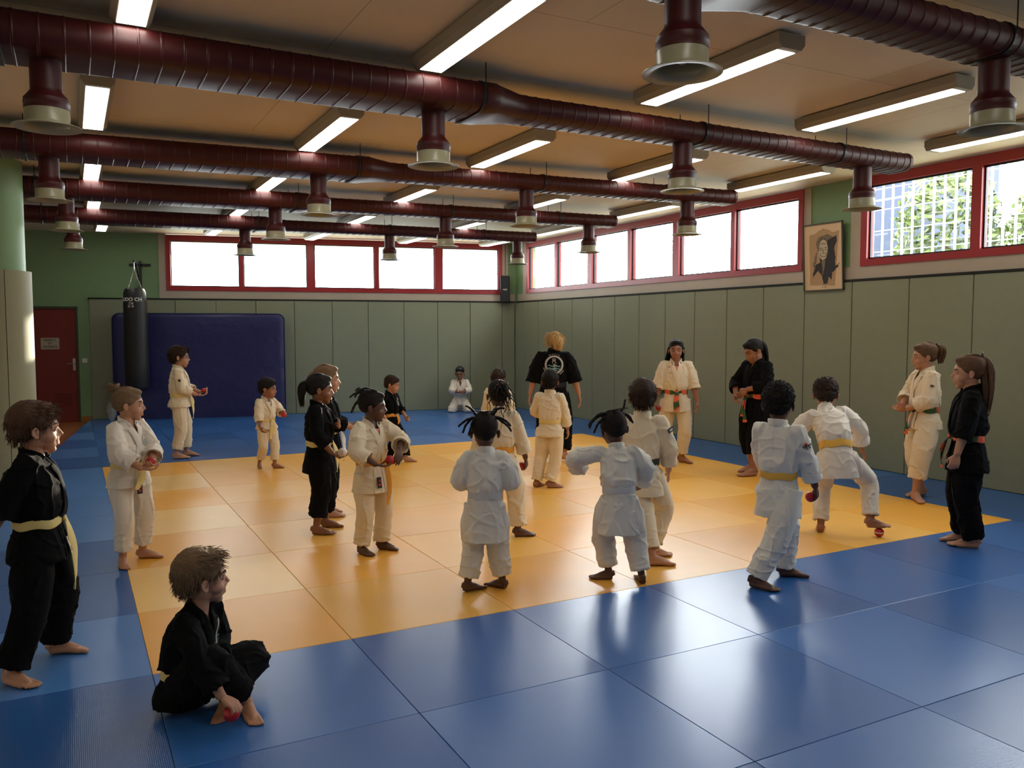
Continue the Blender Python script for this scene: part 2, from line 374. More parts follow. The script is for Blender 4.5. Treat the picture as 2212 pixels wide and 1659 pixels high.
# ------------------------------------------------------------------ judo mats
def left_edge(y): return -1.02 if y < 6 else (-0.62+(-.40)*(8.3-y)/2.3 if y < 8.3 else -.62+(y-8.3)*.125)
tile = MB().box(.001, .999, .001, .999, -.044, 0, c=.0022).mesh('judo_mat')
tmesh = {}
for key, m in (('YA', Y_A), ('YB', Y_B), ('BA', B_A), ('BB', B_B), ('YC', Y_C), ('BC', B_C)):
    me = tile.copy(); me.materials.append(m); tmesh[key] = me
leftcol = {0: 'B', 1: 'A', 2: 'A', 3: 'B', 4: 'B', -1: 'A', 5: 'B', 6: 'B', 7: 'A', 8: 'B', 9: 'A', 10: 'B', 11: 'A'}
def clip(poly, a, b, c):      # keep a*x+b*y<=c
    out = []
    for i in range(len(poly)):
        p, q = poly[i], poly[(i+1) % len(poly)]; dp = a*p[0]+b*p[1]-c; dq = a*q[0]+b*q[1]-c
        if dp <= 0: out.append(p)
        if dp*dq < 0: t = dp/(dp-dq); out.append((p[0]+(q[0]-p[0])*t, p[1]+(q[1]-p[1])*t))
    return out
nrm = BM.to_3x3() @ Vector((0, 1, 0)); cbk = nrm.dot(Vector((CX, CY, 0)))-.042
ordw = ['first', 'second', 'third', 'fourth', 'fifth', 'sixth', 'seventh', 'eighth', 'ninth', 'tenth', 'eleventh', 'twelfth']
for j in range(-5, 14):
    for i in range(-3, 8):
        yel = 0 <= i <= 6 and 0 <= j <= 6
        if i < -1 and j > 3: continue
        if j < -3 and i > 4: continue
        ori = 'A' if (i+j) % 2 == 0 else 'B'
        if i == -1: ori = leftcol.get(j, ori).replace('B', 'C')
        if i == 0 and yel: ori = 'A' if j % 2 == 0 else 'C'
        x1 = i+1 if i < 7 else XR-.042
        poly = [(i+.001, j+.001), (x1-.001, j+.001), (x1-.001, j+.999), (i+.001, j+.999)]
        full = i < 7
        if nrm.x*x1+nrm.y*(j+1) > cbk: poly = clip(poly, nrm.x, nrm.y, cbk); full = False
        if i == -1 and j >= 5:
            xa, xb = left_edge(j), left_edge(j+1)
            # keep x >= line
            poly = [p for p in clip([(max(p[0], -1.02), p[1]) for p in poly], -1.0, (xb-xa), -xa-(xb-xa)*(-j)-0.0) ] if True else poly
            if j == 6: poly = clip(poly, -1.0, 0, .64)
            full = False
        if i == -2 and j >= 5: continue
        if len(poly) < 3: continue
        area = abs(sum(poly[k][0]*poly[(k+1) % len(poly)][1]-poly[(k+1) % len(poly)][0]*poly[k][1] for k in range(len(poly))))/2
        if area < .03: continue
        key = ('Y' if yel else 'B')+ori
        if full:
            o = link_mesh('judo_mat', tmesh[key], None, (i, j, 0))
        else:
            o = MB().prism([(x, y) for x, y in poly], Matrix.Translation((0, 0, -.044)), .044).build('judo_mat', {'Y': {'A': Y_A, 'B': Y_B, 'C': Y_C}, 'B': {'A': B_A, 'B': B_B, 'C': B_C}}[key[0]][ori], origin=(i, j, 0))
        if yel: lab = 'yellow floor mat, %s row from the front, %s from the left of yellow square' % (ordw[j], ordw[i]); grp = 'yellow judo mats of the square'
        else:
            side = ('row %s in front of' % ordw[-j-1] if j < 0 else 'row %s beyond' % ordw[j-7] if j > 6 else None)
            colname = 'column %s of the yellow square' % (ordw[i] if 0 <= i <= 6 else 'right' if i == 7 else 'just left' if i == -1 else ('second left' if i == -2 else 'third left'))
            if side: lab = 'blue floor mat, %s the yellow square, %s' % (side, 'column '+ordw[i] if 0 <= i <= 6 else 'right end' if i == 7 else ('%s left of it' % ordw[-i-1]))
            else: lab = 'blue floor mat %s the yellow square, level with its %s row' % ('right of' if i == 7 else 'left of' if i == -1 else 'further left of', ordw[j])
            grp = 'blue judo mats around the yellow square'
        tag(o, lab, 'floor mat', grp)

# ------------------------------------------------------------------ ceiling lights
def make_light(xc, y0, y1, parent_label):
    w = .112
    o = empty('ceiling_light', (xc, (y0+y1)/2, ZC), parent_label, 'ceiling light', 'fluorescent ceiling lights')
    h = MB(); prof = [(-w, 0), (-w, -.06), (-w+.03, -.095), (w-.03, -.095), (w, -.06), (w, 0)]
    rings = [[(xc+x, y, ZC-.012+z) for x, z in prof] for y in (y0-.05, y1+.05)]
    h.loft(rings); h.box(xc-.06, xc+.06, y0, y1, ZC-.014, ZC)
    h.build('lamp_housing', M_housing, o)
    d = MB(); d.box(xc-.076, xc+.076, y0, y1, ZC-.1095, ZC-.100); d.build('diffuser', M_tube, o)
    return o
rows = [[(0.06, -3.25, -1.87), (1.90, -3.25, -1.87), (3.72, -3.25, -1.87), (5.48, -3.25, -1.87), (7.24, -3.25, -1.87)],
        [(0.06, -.40, .98), (1.90, -.40, .97), (3.72, -.42, .98), (5.48, -.40, 1.02), (7.24, -.40, 1.04)],
        [(-.07, 2.48, 3.84), (1.79, 2.48, 3.86), (3.62, 2.45, 3.84), (5.42, 2.44, 3.78), (7.18, 2.36, 3.68)],
        [(-.03, 5.5, 6.96), (1.88, 5.45, 6.86), (3.72, 5.40, 6.80), (5.56, 5.3, 6.70), (7.30, 5.1, 6.45)],
        [(0.05, 8.3, 9.70), (1.97, 8.15, 9.56), (3.83, 8.05, 9.46), (5.67, 8.0, 9.40), (7.40, 7.75, 9.15)],
        [(.24, 10.7, 12.10), (2.04, 10.5, 11.90), (3.86, 10.45, 11.82), (5.68, 10.2, 11.60), (7.38, 9.95, 11.35)]]
rown = ['row right above the camera', 'nearest row in the picture', 'second row from the camera', 'third row from the camera', 'fourth row from the camera', 'row nearest the back windows']
coln = ['leftmost', 'second from left', 'middle', 'second from right', 'rightmost']
proto = None
for a, row in enumerate(rows):
    for b, (xc, y0, y1) in enumerate(row):
        lab = 'lit fluorescent ceiling light, %s in the %s' % (coln[b], rown[a])
        if proto is None: proto = make_light(0, -.70, .70, lab); proto_done = True; base = proto
        o = copy_tree(base, None, Vector((xc, (y0+y1)/2, 0))-Vector((0, 0, 0)))
        o['label'] = lab
for ch in list(base.children): bpy.data.objects.remove(ch)
bpy.data.objects.remove(base)

# ------------------------------------------------------------------ spiral ducts with nozzles
def oval(cx, y, z, flat, r, n=10):
    pts = []
    for k in range(n+1): a = -math.pi/2+math.pi*k/n; pts.append((cx, y+flat+r*math.cos(a), z+r*math.sin(a)))
    for k in range(n+1): a = math.pi/2+math.pi*k/n; pts.append((cx, y-flat+r*math.cos(a), z+r*math.sin(a)))
    return pts
def duct(yl, yr, nozz, label, x0=-3.79, x1=6.98):
    yy = lambda x: yl+(yr-yl)*(x+.4)/7.4
    o = empty('air_duct', ((x0+x1)/2, yy(3), ZC), label, 'air duct', 'red air ducts under the ceiling')
    def run(xa, xb, flat, r, z, step):
        rings = []; x = xa; k = 0
        while x < xb-.03:
            for dx, e in ((0, 0), (.005, .0035), (.012, .0035), (.017, 0)):
                rings.append(oval(x+dx, yy(x+dx), z, flat, r+e))
            x += step
        rings.append(oval(xb, yy(xb), z, flat, r))
        return rings
    big = run(x0, 2.37, .17, .102, 3.322, .125)
    MB().loft(big).build('large_duct_section', M_duct, o, smooth=28)
    small = run(2.68, x1, .09, .083, 3.318, .105)
    m = MB().loft(small); m.build('small_duct_section', M_duct, o, smooth=28)
    m = MB().loft([oval(2.32, yy(2.32), 3.322, .17, .107), oval(2.42, yy(2.42), 3.322, .17, .107), oval(2.43, yy(2.43), 3.322, .168, .102), oval(2.66, yy(2.66), 3.318, .092, .085), oval(2.72, yy(2.72), 3.318, .09, .087)])
    m.build('reducer', M_duct, o, smooth=40)
    MB().loft([oval(x1-.01, yy(x1), 3.318, .092, .087), oval(x1+.025, yy(x1), 3.318, .092, .087)]).build('end_cap', M_duct, o, smooth=40)
    for hx in (-.6, 2.30, 4.4, 6.05):
        big_ = hx < 2.4; f, r = (.17, .112) if big_ else (.09, .092)
        h = MB(); h.loft([oval(hx-.012, yy(hx), 3.32, f, r), oval(hx+.012, yy(hx), 3.32, f, r)])
        for s_ in (-1, 1): h.tube([(hx, yy(hx)+s_*(f+r), 3.34), (hx, yy(hx)+s_*(f+r), ZC)], .004, 6)
        h.build('hanger', M_black, o)
    for nx in nozz:
        y = yy(nx); zr = 2.845
        n = MB(); n.lathe([(.083, 3.30), (.083, zr+.215), (.084, zr+.20), (.105, zr+.172), (.119, zr+.155), (.119, zr+.14), (.121, zr+.138), (.121, zr+.125), (.119, zr+.122), (.119, zr+.095)], nx, y, 32)
        no = n.build('nozzle', M_duct, o, smooth=35)
        f = MB(); rings = [(.1175, zr+.10), (.1175, zr+.03), (.128, zr+.012), (.15, zr+.003), (.182, zr), (.183, zr-.004), (.15, zr-.003), (.125, zr+.006), (.112, zr+.02), (.108, zr+.04), (.108, zr+.09), (.02, zr+.092)]
        f.lathe(rings, nx, y, 36); f.ell((nx, y, zr+.055), (.022, .022, .02), 14, 8); f.tube([(nx, y, zr+.06), (nx, y, zr+.095)], .006, 6)
        f.tube([(nx-.105, y, zr+.07), (nx+.105, y, zr+.07)], .005, 6)
        f.build('flared_outlet', M_nozzle, no, smooth=40)
    return o
duct(-1.28, -1.28, [-.1, 2.19, 4.49], 'dark red oval spiral air duct, nearest to the camera at upper right')
duct(1.22, 1.27, [-.38, 2.02, 4.28, 6.50], 'dark red oval spiral air duct, second from the camera, widest across picture')
duct(4.28, 3.68, [-.42, 1.96, 4.25, 6.40], 'dark red oval spiral air duct, third from the camera')
duct(6.78, 6.22, [-.29, 2.07, 4.36, 6.62], 'dark red oval spiral air duct, fourth from the camera')
duct(9.28, 8.66, [-.21, 2.14, 4.42, 6.72], 'dark red oval spiral air duct, nearest the back windows')

# ------------------------------------------------------------------ outside
struct('floor_outside', MB().box(-30, 60, 15.2, 60, -1.2, -1.0), M_grass)
struct('floor_outside', MB().box(9.0, 60, -30, 15.2, -1.2, -1.0), M_grass)
sc = empty('grille_screen', (10.1, 4, -1.0), 'pale slatted metal grille standing outside the right windows', 'screen')
s = MB()
y = -4.0
while y < 12.5:
    s.box(10.1, 10.106, y, y+.035, -1.0, 4.15); y += .16
s.build('vertical_slats', M_screen, sc)
s = MB()
for z in (1.9, 2.2, 2.5, 2.8, 3.1, 3.4, 3.7, 4.0): s.box(10.106, 10.112, -4, 12.5, z, z+.012)
s.build('cross_rails', M_screen, sc)
bl = empty('outbuilding', (13, 5.5, -1.0), 'pale blue grey building outside behind the grille', 'building')
MB().box(12.2, 14, 4.6, 6.5, -1, 6.2).build('wall', M_ext, bl); MB().box(12.0, 14.2, 4.4, 6.7, 6.2, 6.4).build('roof', M_panel, bl)
def shrub(cx, cy, cz, rx, ry, rz, n, label):
    o = empty('shrub', (cx, cy, -1.0), label, 'shrub', 'shrubs outside the right windows'); s = MB(); rnd = random.Random(n)
    for k in range(n):
        a, b, c = rnd.gauss(0, 1), rnd.gauss(0, 1), rnd.gauss(0, 1); l = math.sqrt(a*a+b*b+c*c)+1e-6; q = rnd.uniform(.5, 1)**.5
        p = Vector((cx+rx*a/l*q, cy+ry*b/l*q, cz+rz*c/l*q)); d1 = Vector((rnd.gauss(0, 1), rnd.gauss(0, 1), rnd.gauss(0, 1))).normalized(); d2 = d1.orthogonal().normalized(); w = rnd.uniform(.03, .06)
        s.add([p-d1*w*1.8, p+d2*w, p+d1*w*1.8, p-d2*w], [(0, 1, 2, 3)])
    s.build('foliage', M_leaf, o, fix=False)
    MB().tube([(cx, cy, -1.0), (cx, cy, cz)], [.08, .04], 8).build('trunk', mat('bark', srgb(80, 66, 50), .9), o)
shrub(11.2, 3.6, 3.1, .7, .8, 1.0, 1500, 'yellow-green shrub seen outside near window, beside the red mullion')
shrub(11.4, 1.9, 2.9, .8, .9, .9, 1500, 'yellow-green shrub seen outside through the nearest right window')

# window portals guide the daylight sampling
def portal(name, loc, rot, sx, sy):
    l = bpy.data.lights.new(name, 'AREA'); l.shape = 'RECTANGLE'; l.size = sx; l.size_y = sy; l.cycles.is_portal = True
    o = bpy.data.objects.new(name, l); COL.objects.link(o); o.location = loc; o.rotation_euler = rot
portal('sky_portal_right', (XR+.22, 7.35, 2.98), (R(90), 0, R(90)), 7.5, 1.07)
portal('sky_portal_near', (XR+.22, -.25, 2.98), (R(90), 0, R(90)), 5.9, 1.07)
_c = BM @ Vector(((WU0+WU1)/2, .22, 2.98)); _a = math.atan2(_d.y, _d.x)
portal('sky_portal_back', _c, (R(90), 0, _a+math.pi), WU1-WU0, 1.07)

# ================================================================== people
def gi_mat(name, col, rough=.85):
    return mat(name, col, rough, bump=(260, .35, .002), noise_col=.05, nscale=5, sheen=.15)
GI = {'cream': gi_mat('cream_gi_cotton', srgb(222, 207, 178)), 'white': gi_mat('white_gi_cotton', srgb(222, 214, 200)),
      'cool': gi_mat('bluish_white_gi_cotton', srgb(219, 217, 208)), 'black': mat('black_gi_cotton', srgb(11, 11, 12), .95, bump=(260, .35, .002), spec=.15)}
BELT = {'white': mat('white_belt', srgb(214, 212, 204), .8, bump=(200, .3, .002)), 'cool': mat('pale_belt', srgb(200, 203, 206), .8, bump=(200, .3, .002)),
        'yellow': mat('yellow_belt', srgb(226, 176, 72), .8, bump=(200, .3, .002)), 'paleyellow': mat('pale_yellow_belt', srgb(222, 200, 130), .8, bump=(200, .3, .002)),
        'orange': mat('orange_belt', srgb(222, 154, 58), .8, bump=(200, .3, .002)), 'green': mat('green_belt_band', srgb(52, 86, 50), .8), 'orangered': mat('orange_red_belt_band', srgb(220, 96, 62), .8),
        'dark': mat('dark_green_belt', srgb(44, 48, 36), .8), 'black': mat('black_belt', srgb(16, 16, 16), .8)}
SKIN = {'fair': mat('fair_skin', srgb(180, 132, 104), .6, noise_col=.06, nscale=14), 'tan': mat('tan_skin', srgb(154, 104, 76), .55, noise_col=.06, nscale=14),
        'brown': mat('brown_skin', srgb(128, 84, 58), .5, noise_col=.06, nscale=14), 'dark': mat('dark_skin', srgb(88, 56, 42), .48, noise_col=.06, nscale=14)}
LIP = mat('lip_skin', srgb(164, 86, 74), .5)
def hair_mat(name, c, r=.72):
    return mat(name, srgb(*c), r, spec=.25, bump=(140, .5, .004), noise_col=.25, nscale=40)
HAIR = {'brown': hair_mat('brown_hair', (84, 60, 44)), 'dkbrown': hair_mat('dark_brown_hair', (48, 34, 26)), 'black': hair_mat('black_hair', (22, 18, 17)), 'afro': hair_mat('black_curly_hair', (26, 20, 17), .8),
        'blond': hair_mat('dark_blond_hair', (112, 90, 66)), 'gold': hair_mat('golden_blond_hair', (196, 162, 108)), 'auburn': hair_mat('wavy_brown_hair', (92, 66, 46))}
M_eye = mat('eye_white', srgb(180, 172, 164), .35); M_iris = mat('dark_iris', srgb(36, 24, 18), .2)
M_glasses = mat('dark_spectacle_frame', srgb(40, 36, 34), .3)
M_tie = mat('hair_tie', srgb(150, 70, 80), .6); M_tiew = mat('white_hair_tie', srgb(210, 210, 205), .5)
M_pink = mat('pink_undershirt', srgb(240, 150, 150), .8); M_ushirt = mat('white_undershirt', srgb(225, 222, 212), .8)
M_patch = mat('black_woven_label', srgb(20, 18, 20), .7); M_patchr = mat('red_print', srgb(170, 50, 44), .7); M_patchw = mat('white_print', srgb(205, 198, 180), .7); M_teal = mat('teal_print', srgb(96, 160, 156), .7)

def remeshed(mb, vox, smooth=6, name='tmp'):
    """one continuous skin around all the overlapping shapes"""
    me = mb.mesh(name)
    bm = bmesh.new(); bm.from_mesh(me); bmesh.ops.recalc_face_normals(bm, faces=bm.faces); bm.to_mesh(me); bm.free()
    ob = bpy.data.objects.new(name, me); COL.objects.link(ob)
    md = ob.modifiers.new('r', 'REMESH'); md.mode = 'VOXEL'; md.voxel_size = vox; md.adaptivity = 0
    if smooth:
        ms = ob.modifiers.new('s', 'SMOOTH'); ms.factor = .5; ms.iterations = smooth
    dg = bpy.context.evaluated_depsgraph_get(); out = bpy.data.meshes.new_from_object(ob.evaluated_get(dg))
    bpy.data.objects.remove(ob); bpy.data.meshes.remove(me)
    return out
def coords(me):
    a = np.empty(len(me.vertices)*3); me.vertices.foreach_get('co', a); return a.reshape(-1, 3)
def normals(me):
    a = np.empty(len(me.vertices)*3); me.vertices.foreach_get('normal', a); return a.reshape(-1, 3)
def setco(me, a): me.vertices.foreach_set('co', a.ravel()); me.update()
def finish(me, name, m, parent, smooth=True):
    a = coords(me); a -= np.array(ORG[parent] if parent is not None else (0, 0, 0)); setco(me, a)
    me.materials.clear()
    for mm in (m if isinstance(m, (list, tuple)) else [m]): me.materials.append(mm)
    if smooth: me.polygons.foreach_set('use_smooth', [True]*len(me.polygons))
    return link_mesh(name, me, parent)
def catmull(P, n):
    P = [Vector(p) for p in P]; out = []
    Q = [P[0]*2-P[1]]+P+[P[-1]*2-P[-2]]
    for i in range(1, len(Q)-2):
        for k in range(n):
            t = k/n; a, b, c, d = Q[i-1], Q[i], Q[i+1], Q[i+2]
            out.append(.5*((2*b)+(c-a)*t+(2*a-5*b+4*c-d)*t*t+(3*b-a-3*c+d)*t**3))
    out.append(P[-1]); return out
def lerpl(vals, n):
    out = []
    for i in range(len(vals)-1):
        for k in range(n): t = k/n; t = t*t*(3-2*t)*.5+t*.5; out.append(vals[i]*(1-t)+vals[i+1]*t)
    out.append(vals[-1]); return out
def ik(a, b, l1, l2, pole):
    d = b-a; L = d.length
    if L > (l1+l2)*.998: b = a+d*((l1+l2)*.998/L); d = b-a; L = d.length
    if L < abs(l1-l2)+.01: L = abs(l1-l2)+.01
    x = (l1*l1-l2*l2+L*L)/(2*L); h = math.sqrt(max(l1*l1-x*x, 0)); u = d.normalized()
    p = pole-u*pole.dot(u); p = p.normalized() if p.length > 1e-5 else u.orthogonal().normalized()
    return a+u*x+p*h, b

def fold(p, seed): return noise.noise(Vector(p)+Vector((seed*7.3, seed*3.1, seed)))

class Person:
    pass
SHEAD = {}
def build_person(S):
    H = S['H']; th = R(S['yaw']); F = Vector((math.cos(th), math.sin(th), 0)); Rt = Vector((F.y, -F.x, 0)); U = Vector((0, 0, 1))
    vox = S.get('vox', .006); seed = S.get('seed', 1); fat = S.get('fat', 1.0)
    hh = H/S.get('hr', 5.1)
    root = Vector((S['at'][0], S['at'][1], 0))
    hipz = S.get('hip', .505)*H
    lean = S.get('lean', (0, 0))          # forward, to the right (degrees)
    hip_off = S.get('hipoff', (0, 0))
    P0 = root+Rt*hip_off[0]*H+F*hip_off[1]*H+U*(hipz)
    for nme, s in (('L', -1), ('R', 1)):      # sink the hips until both feet reach the mat
        L = S['leg'][nme]; hx = P0+Rt*s*.062*H; az = L.get('z', 0)+.045*H+math.sin(R(max(L.get('pitch', 0), 0)))*.09*H
        h2 = (hx.x-L['at'][0])**2+(hx.y-L['at'][1])**2; P0.z = min(P0.z, az+math.sqrt(max((.461*H)**2-h2, .01)))
    def sp(k):      # spine frame: k = body height fraction above the hip joint line (z/H-.505)
        t = max(0.0, min(1.0, (k+.06)/.33)); q = t*t*(3-2*t)
        return q
    def rot(q):
        tw = S.get('twist', 0)
        return Matrix.Rotation(R(lean[0]*q), 3, -Rt) .to_3x3() @ Matrix.Rotation(R(lean[1]*q), 3, F).to_3x3() @ Matrix.Rotation(R(tw*q), 3, 'Z').to_3x3()
    # integrate the spine
    step = .01; tab = {}; p = P0.copy(); k = 0.0; ks = [0.0]; ps = [p.copy()]
    while k < .42: p = p+(rot(.15+.85*sp(k))@U)*step*H; k += step; ks.append(k); ps.append(p.copy())
    p = P0.copy(); k = 0.0; kd = []; pd = []
    while k > -.2: p = p-(rot(.15+.85*sp(k))@U)*step*H; k -= step; kd.append(k); pd.append(p.copy())
    ks = kd[::-1]+ks; ps = pd[::-1]+ps
    def spine(k):
        i = int((k-ks[0])/step); i = max(0, min(len(ks)-2, i)); t = (k-ks[i])/step
        return ps[i].lerp(ps[i+1], t)
    def fr(k):
        M = rot(.15+.85*sp(k)); return M@Rt, M@F, M@U
    def tp(r, f, k):      # point in torso space (fractions of H)
        a, b, c = fr(k); return spine(k)+a*r*H+b*f*H
    # joints
    sh = {}; el = {}; wr = {}; hdir = {}; hip = {}; kn = {}; an = {}; toe = {}
    sw_ = .093*fat
    for s, nme in ((-1, 'L'), (1, 'R')):
        sh[nme] = tp(s*sw_, -.005, .295)+fr(.3)[2]*S.get('shrug', 0)*H
        A = S['arm'][nme]; w = A['w']
        if len(w) == 4: tgt = Vector(w[:3])        # world point
        else: tgt = root+Rt*w[0]*H+F*w[1]*H+U*w[2]*H
        pole = A.get('pole', (s*.5, -.6, -.6)); pv = Rt*pole[0]+F*pole[1]+U*pole[2]
        e, t_ = ik(sh[nme], tgt, .163*H, .145*H, pv); el[nme] = e; wr[nme] = t_
        hd = A.get('hand'); fd = (t_-e).normalized()
        if hd: hv = (Rt*hd[0]+F*hd[1]+U*hd[2]).normalized(); fd = (fd*.35+hv*.65).normalized()
        hdir[nme] = fd
        hip[nme] = P0+Rt*s*.062*H
        L = S['leg'][nme]; fx = Vector((L['at'][0], L['at'][1], L.get('z', 0)))
        ang = R(L['toe']); tv = Vector((math.cos(ang), math.sin(ang), 0))
        pitch = R(L.get('pitch', 0)); roll_ = L.get('roll', 0)
        toe[nme] = (tv*math.cos(pitch)-U*math.sin(pitch)).normalized(), tv
        hl_ = .045*H
        an[nme] = fx+U*hl_+U*(math.sin(max(pitch, 0))*.09*H)
        pole = L.get('pole'); pv = (Rt*pole[0]+F*pole[1]+U*pole[2]) if pole else (F*.5+tv*.6)
        k_, a_ = ik(hip[nme], an[nme], .232*H, .232*H, pv); kn[nme] = k_; an[nme] = a_
    neck0 = tp(0, -.005, .325); hy = S.get('head', (0, 0, 0))    # yaw, pitch (down +), roll
    HM = Matrix.Rotation(th+R(hy[0])-math.pi/2, 3, 'Z') @ Matrix.Rotation(-R(hy[1]), 3, 'X') @ Matrix.Rotation(R(hy[2]), 3, 'Y')   # head local: x right, y forward, z up
    nd = (fr(.33)[2]*.75+HM@Vector((0, .25, .6))*.4).normalized()
    headbase = neck0+nd*(.012*H)                  # roughly the chin-height axis
    def hp(x, y, z): return headbase+HM@(Vector((x, y+.02, z-.06))*hh)
    HM4 = Matrix.Translation(headbase) @ HM.to_4x4() @ Matrix.Translation(Vector((0, .02, -.06))*hh) @ Matrix.Scale(hh, 4)
    # ---------------------------------------------------------- body
    b = MB()
    def ringpt(k, hw, hd, off, n=20, e=2.3):
        out = []
        for i in range(n):
            a = 2*math.pi*i/n; c, s_ = math.cos(a), math.sin(a)
            x = hw*math.copysign(abs(c)**(2/e), c); y = hd*math.copysign(abs(s_)**(2/e), s_)+off
            out.append(tp(x, y, k))
        return out
    TB = [(-.055, .06, .05, 0), (-.02, .084, .062, 0), (.04, .078, .056, 0), (.10, .076, .054, .003), (.17, .084, .060, .004), (.235, .076, .054, .002), (.280, .058, .043, -.002), (.312, .042, .037, -.004), (.335, .034, .034, -.004)]
    rings = []
    for i in range(len(TB)-1):
        for q in range(3):
            t = q/3; v = [TB[i][z]*(1-t)+TB[i+1][z]*t for z in range(4)]; rings.append(ringpt(v[0], v[1]*fat, v[2]*fat, v[3]))
    rings.append(ringpt(*TB[-1])); b.loft(rings)
    b.tube([neck0-nd*.03*H, neck0+nd*.03*H, hp(0, -.03, .25)], [.038*H, .034*H, .036*H], 16)
    for nme, s in (('L', -1), ('R', 1)):
        b.tube(catmull([sh[nme]-fr(.3)[0]*s*.03*H-fr(.3)[2]*.022*H, sh[nme]-fr(.3)[2]*.008*H, sh[nme].lerp(el[nme], .5), el[nme]], 4), lerpl([.018*H, .026*H, .0285*H, .0255*H], 4), 12)
        b.tube(catmull([el[nme], el[nme].lerp(wr[nme], .3), wr[nme]], 5), lerpl([.0255*H, .0265*H, .0175*H], 5), 12)
        b.ell(el[nme], (.026*H,)*3, 10, 8)
        b.tube(catmull([hip[nme], hip[nme].lerp(kn[nme], .4), kn[nme]], 5), lerpl([.040*H, .048*H, .034*H], 5), 14)
        b.ell(kn[nme], (.037*H,)*3, 12, 8)
        back = -(toe[nme][1])
        cd = (kn[nme]-hip[nme]).normalized(); bend = (an[nme]-kn[nme]).normalized(); cb = (cd-bend*cd.dot(bend)); cb = -cb.normalized()*1 if cb.length > .05 else back
        cb = back if cb.dot(back) < 0 and False else cb
        b.tube(catmull([kn[nme], kn[nme].lerp(an[nme], .3)+cb*-.0*H+back*.008*H, kn[nme].lerp(an[nme], .7), an[nme]], 5), lerpl([.036*H, .038*H, .025*H, .0215*H], 5), 14)
        # foot
        td, tv = toe[nme]; side = tv.cross(U)*s           # outward
        a0 = an[nme]; fl = .15*H; L = S['leg'][nme]; fz = L.get('z', 0)
        upf = td.cross(tv.cross(U)).normalized() if abs(td.z) > 1e-3 else U
        if upf.z < 0: upf = -upf
        up2 = (tv.cross(U)).cross(td).normalized();  up2 = up2 if up2.z > 0 or abs(up2.z) < .1 else -up2
        def ft(fwd, out, up): return a0+td*fwd*H+side*out*H+up2*(up-.045)*H
        b.tube([ft(-.012, 0, .05), ft(-.022, 0, .022)], [.022*H, .0205*H], 12)
        b.tube([ft(.0, .003, .040), ft(.045, .002, .026), ft(.09, .004, .0135)], [.0225*H, .0205*H, .012*H], 12)
        b.tube([ft(-.02, .006, .017), ft(.04, .017, .013), ft(.078, .021, .0115)], [.017*H, .0125*H, .0105*H], 10)
        b.tube([ft(-.02, -.004, .018), ft(.045, -.010, .019), ft(.088, -.014, .013)], [.017*H, .013*H, .0125*H], 10)
        for q, (o_, l_, r_) in enumerate(((-.0165, .122, .0092), (-.0045, .123, .0066), (.0055, .118, .0062), (.0145, .111, .006), (.0225, .103, .0056))):
            b.tube([ft(.082-.0025*q, o_, .0115), ft((.082+l_)/2, o_, .0125), ft(l_, o_*1.08, .0075)], [r_*1.1*H, r_*H, r_*.92*H], 8)
        # hand
        A = S['arm'][nme]; k_ = H/1.3*.95*S.get('handk', 1.0); w0 = wr[nme]; d = hdir[nme]
        pn = A.get('palm'); pn = (Rt*pn[0]+F*pn[1]+U*pn[2]) if pn else (Rt*(-s)*.9+F*.1)
        pn = (pn-d*pn.dot(d)).normalized(); lat = d.cross(pn)*1.0
        # thumb side: for the left hand palm-in and fingers down the thumb points forward
        thumb = A.get('thumb'); tref = (Rt*thumb[0]+F*thumb[1]+U*thumb[2]) if thumb else (F if abs(d.z) > .5 else U+Rt*-s*.4)
        if lat.dot(tref) < 0: lat = -lat
        b.tube([w0-d*.01, w0+d*.012*k_], [.0165*H, .0155*k_], 12)
        curl = A.get('curl', .4); ang0 = curl*62
        tips = []
        for q in range(4):
            o_ = (1.5-q)*.0165*k_; kb = w0+d*(.078-.004*abs(q-1))*k_+lat*o_*1.05+pn*(-.002)
            b.tube([w0+d*.012*k_+lat*o_*.55, w0+d*.045*k_+lat*o_*.9, kb], [.0115*k_, .0118*k_, .0095*k_], 8)
            ll = [(.036, .024, .019), (.040, .027, .020), (.037, .025, .019), (.029, .019, .017)][q]
            pts = [kb]; a = R(ang0*(.75+.08*q)); cur = kb; dd = d+lat*(1.5-q)*.05
            for z_, (l_, da) in enumerate(zip(ll, (1, 1.25, .9))):
                v = (dd*math.cos(a)+pn*math.sin(a)).normalized(); cur = cur+v*l_*k_; pts.append(cur); a += R(ang0*da)
            b.tube(pts, [.0086*k_, .0078*k_, .0072*k_, .006*k_], 8)
            b.ell(pts[-1], (.006*k_,)*3, 8, 6); tips.append(pts[-1])
        tb = w0+d*.022*k_+lat*.016*k_; a = R(25+ang0*.5)
        t1 = tb+(lat*.72+d*.62+pn*.35).normalized()*.034*k_; t2 = t1+(d*.8+lat*(.35-.3*curl)+pn*(.25+.7*curl)).normalized()*.028*k_; t3 = t2+(d*.8+lat*(.1-.6*curl)+pn*(.2+.9*curl)).normalized()*.022*k_
        b.tube([w0+d*.012*k_, tb, t1, t2, t3], [.012*k_, .0125*k_, .0098*k_, .0085*k_, .0068*k_], 8)
        S.setdefault('_ball', {})[nme] = w0+d*.078*k_+pn*(.038+.004)
    # head
    def he(c, r): b.ell(c, r, 20, 14, HM4)
    he((0, -.045, .63), (.325, .395, .365)); he((0, .10, .50), (.285, .30, .36)); he((0, .20, .22), (.20, .18, .16)); he((0, .285, .085), (.085, .085, .07))
    he((-.13, .20, .33), (.13, .15, .13)); he((.13, .20, .33), (.13, .15, .13)); he((0, .02, .25), (.22, .24, .17))
    he((0, .33, .30), (.13, .085, .14))
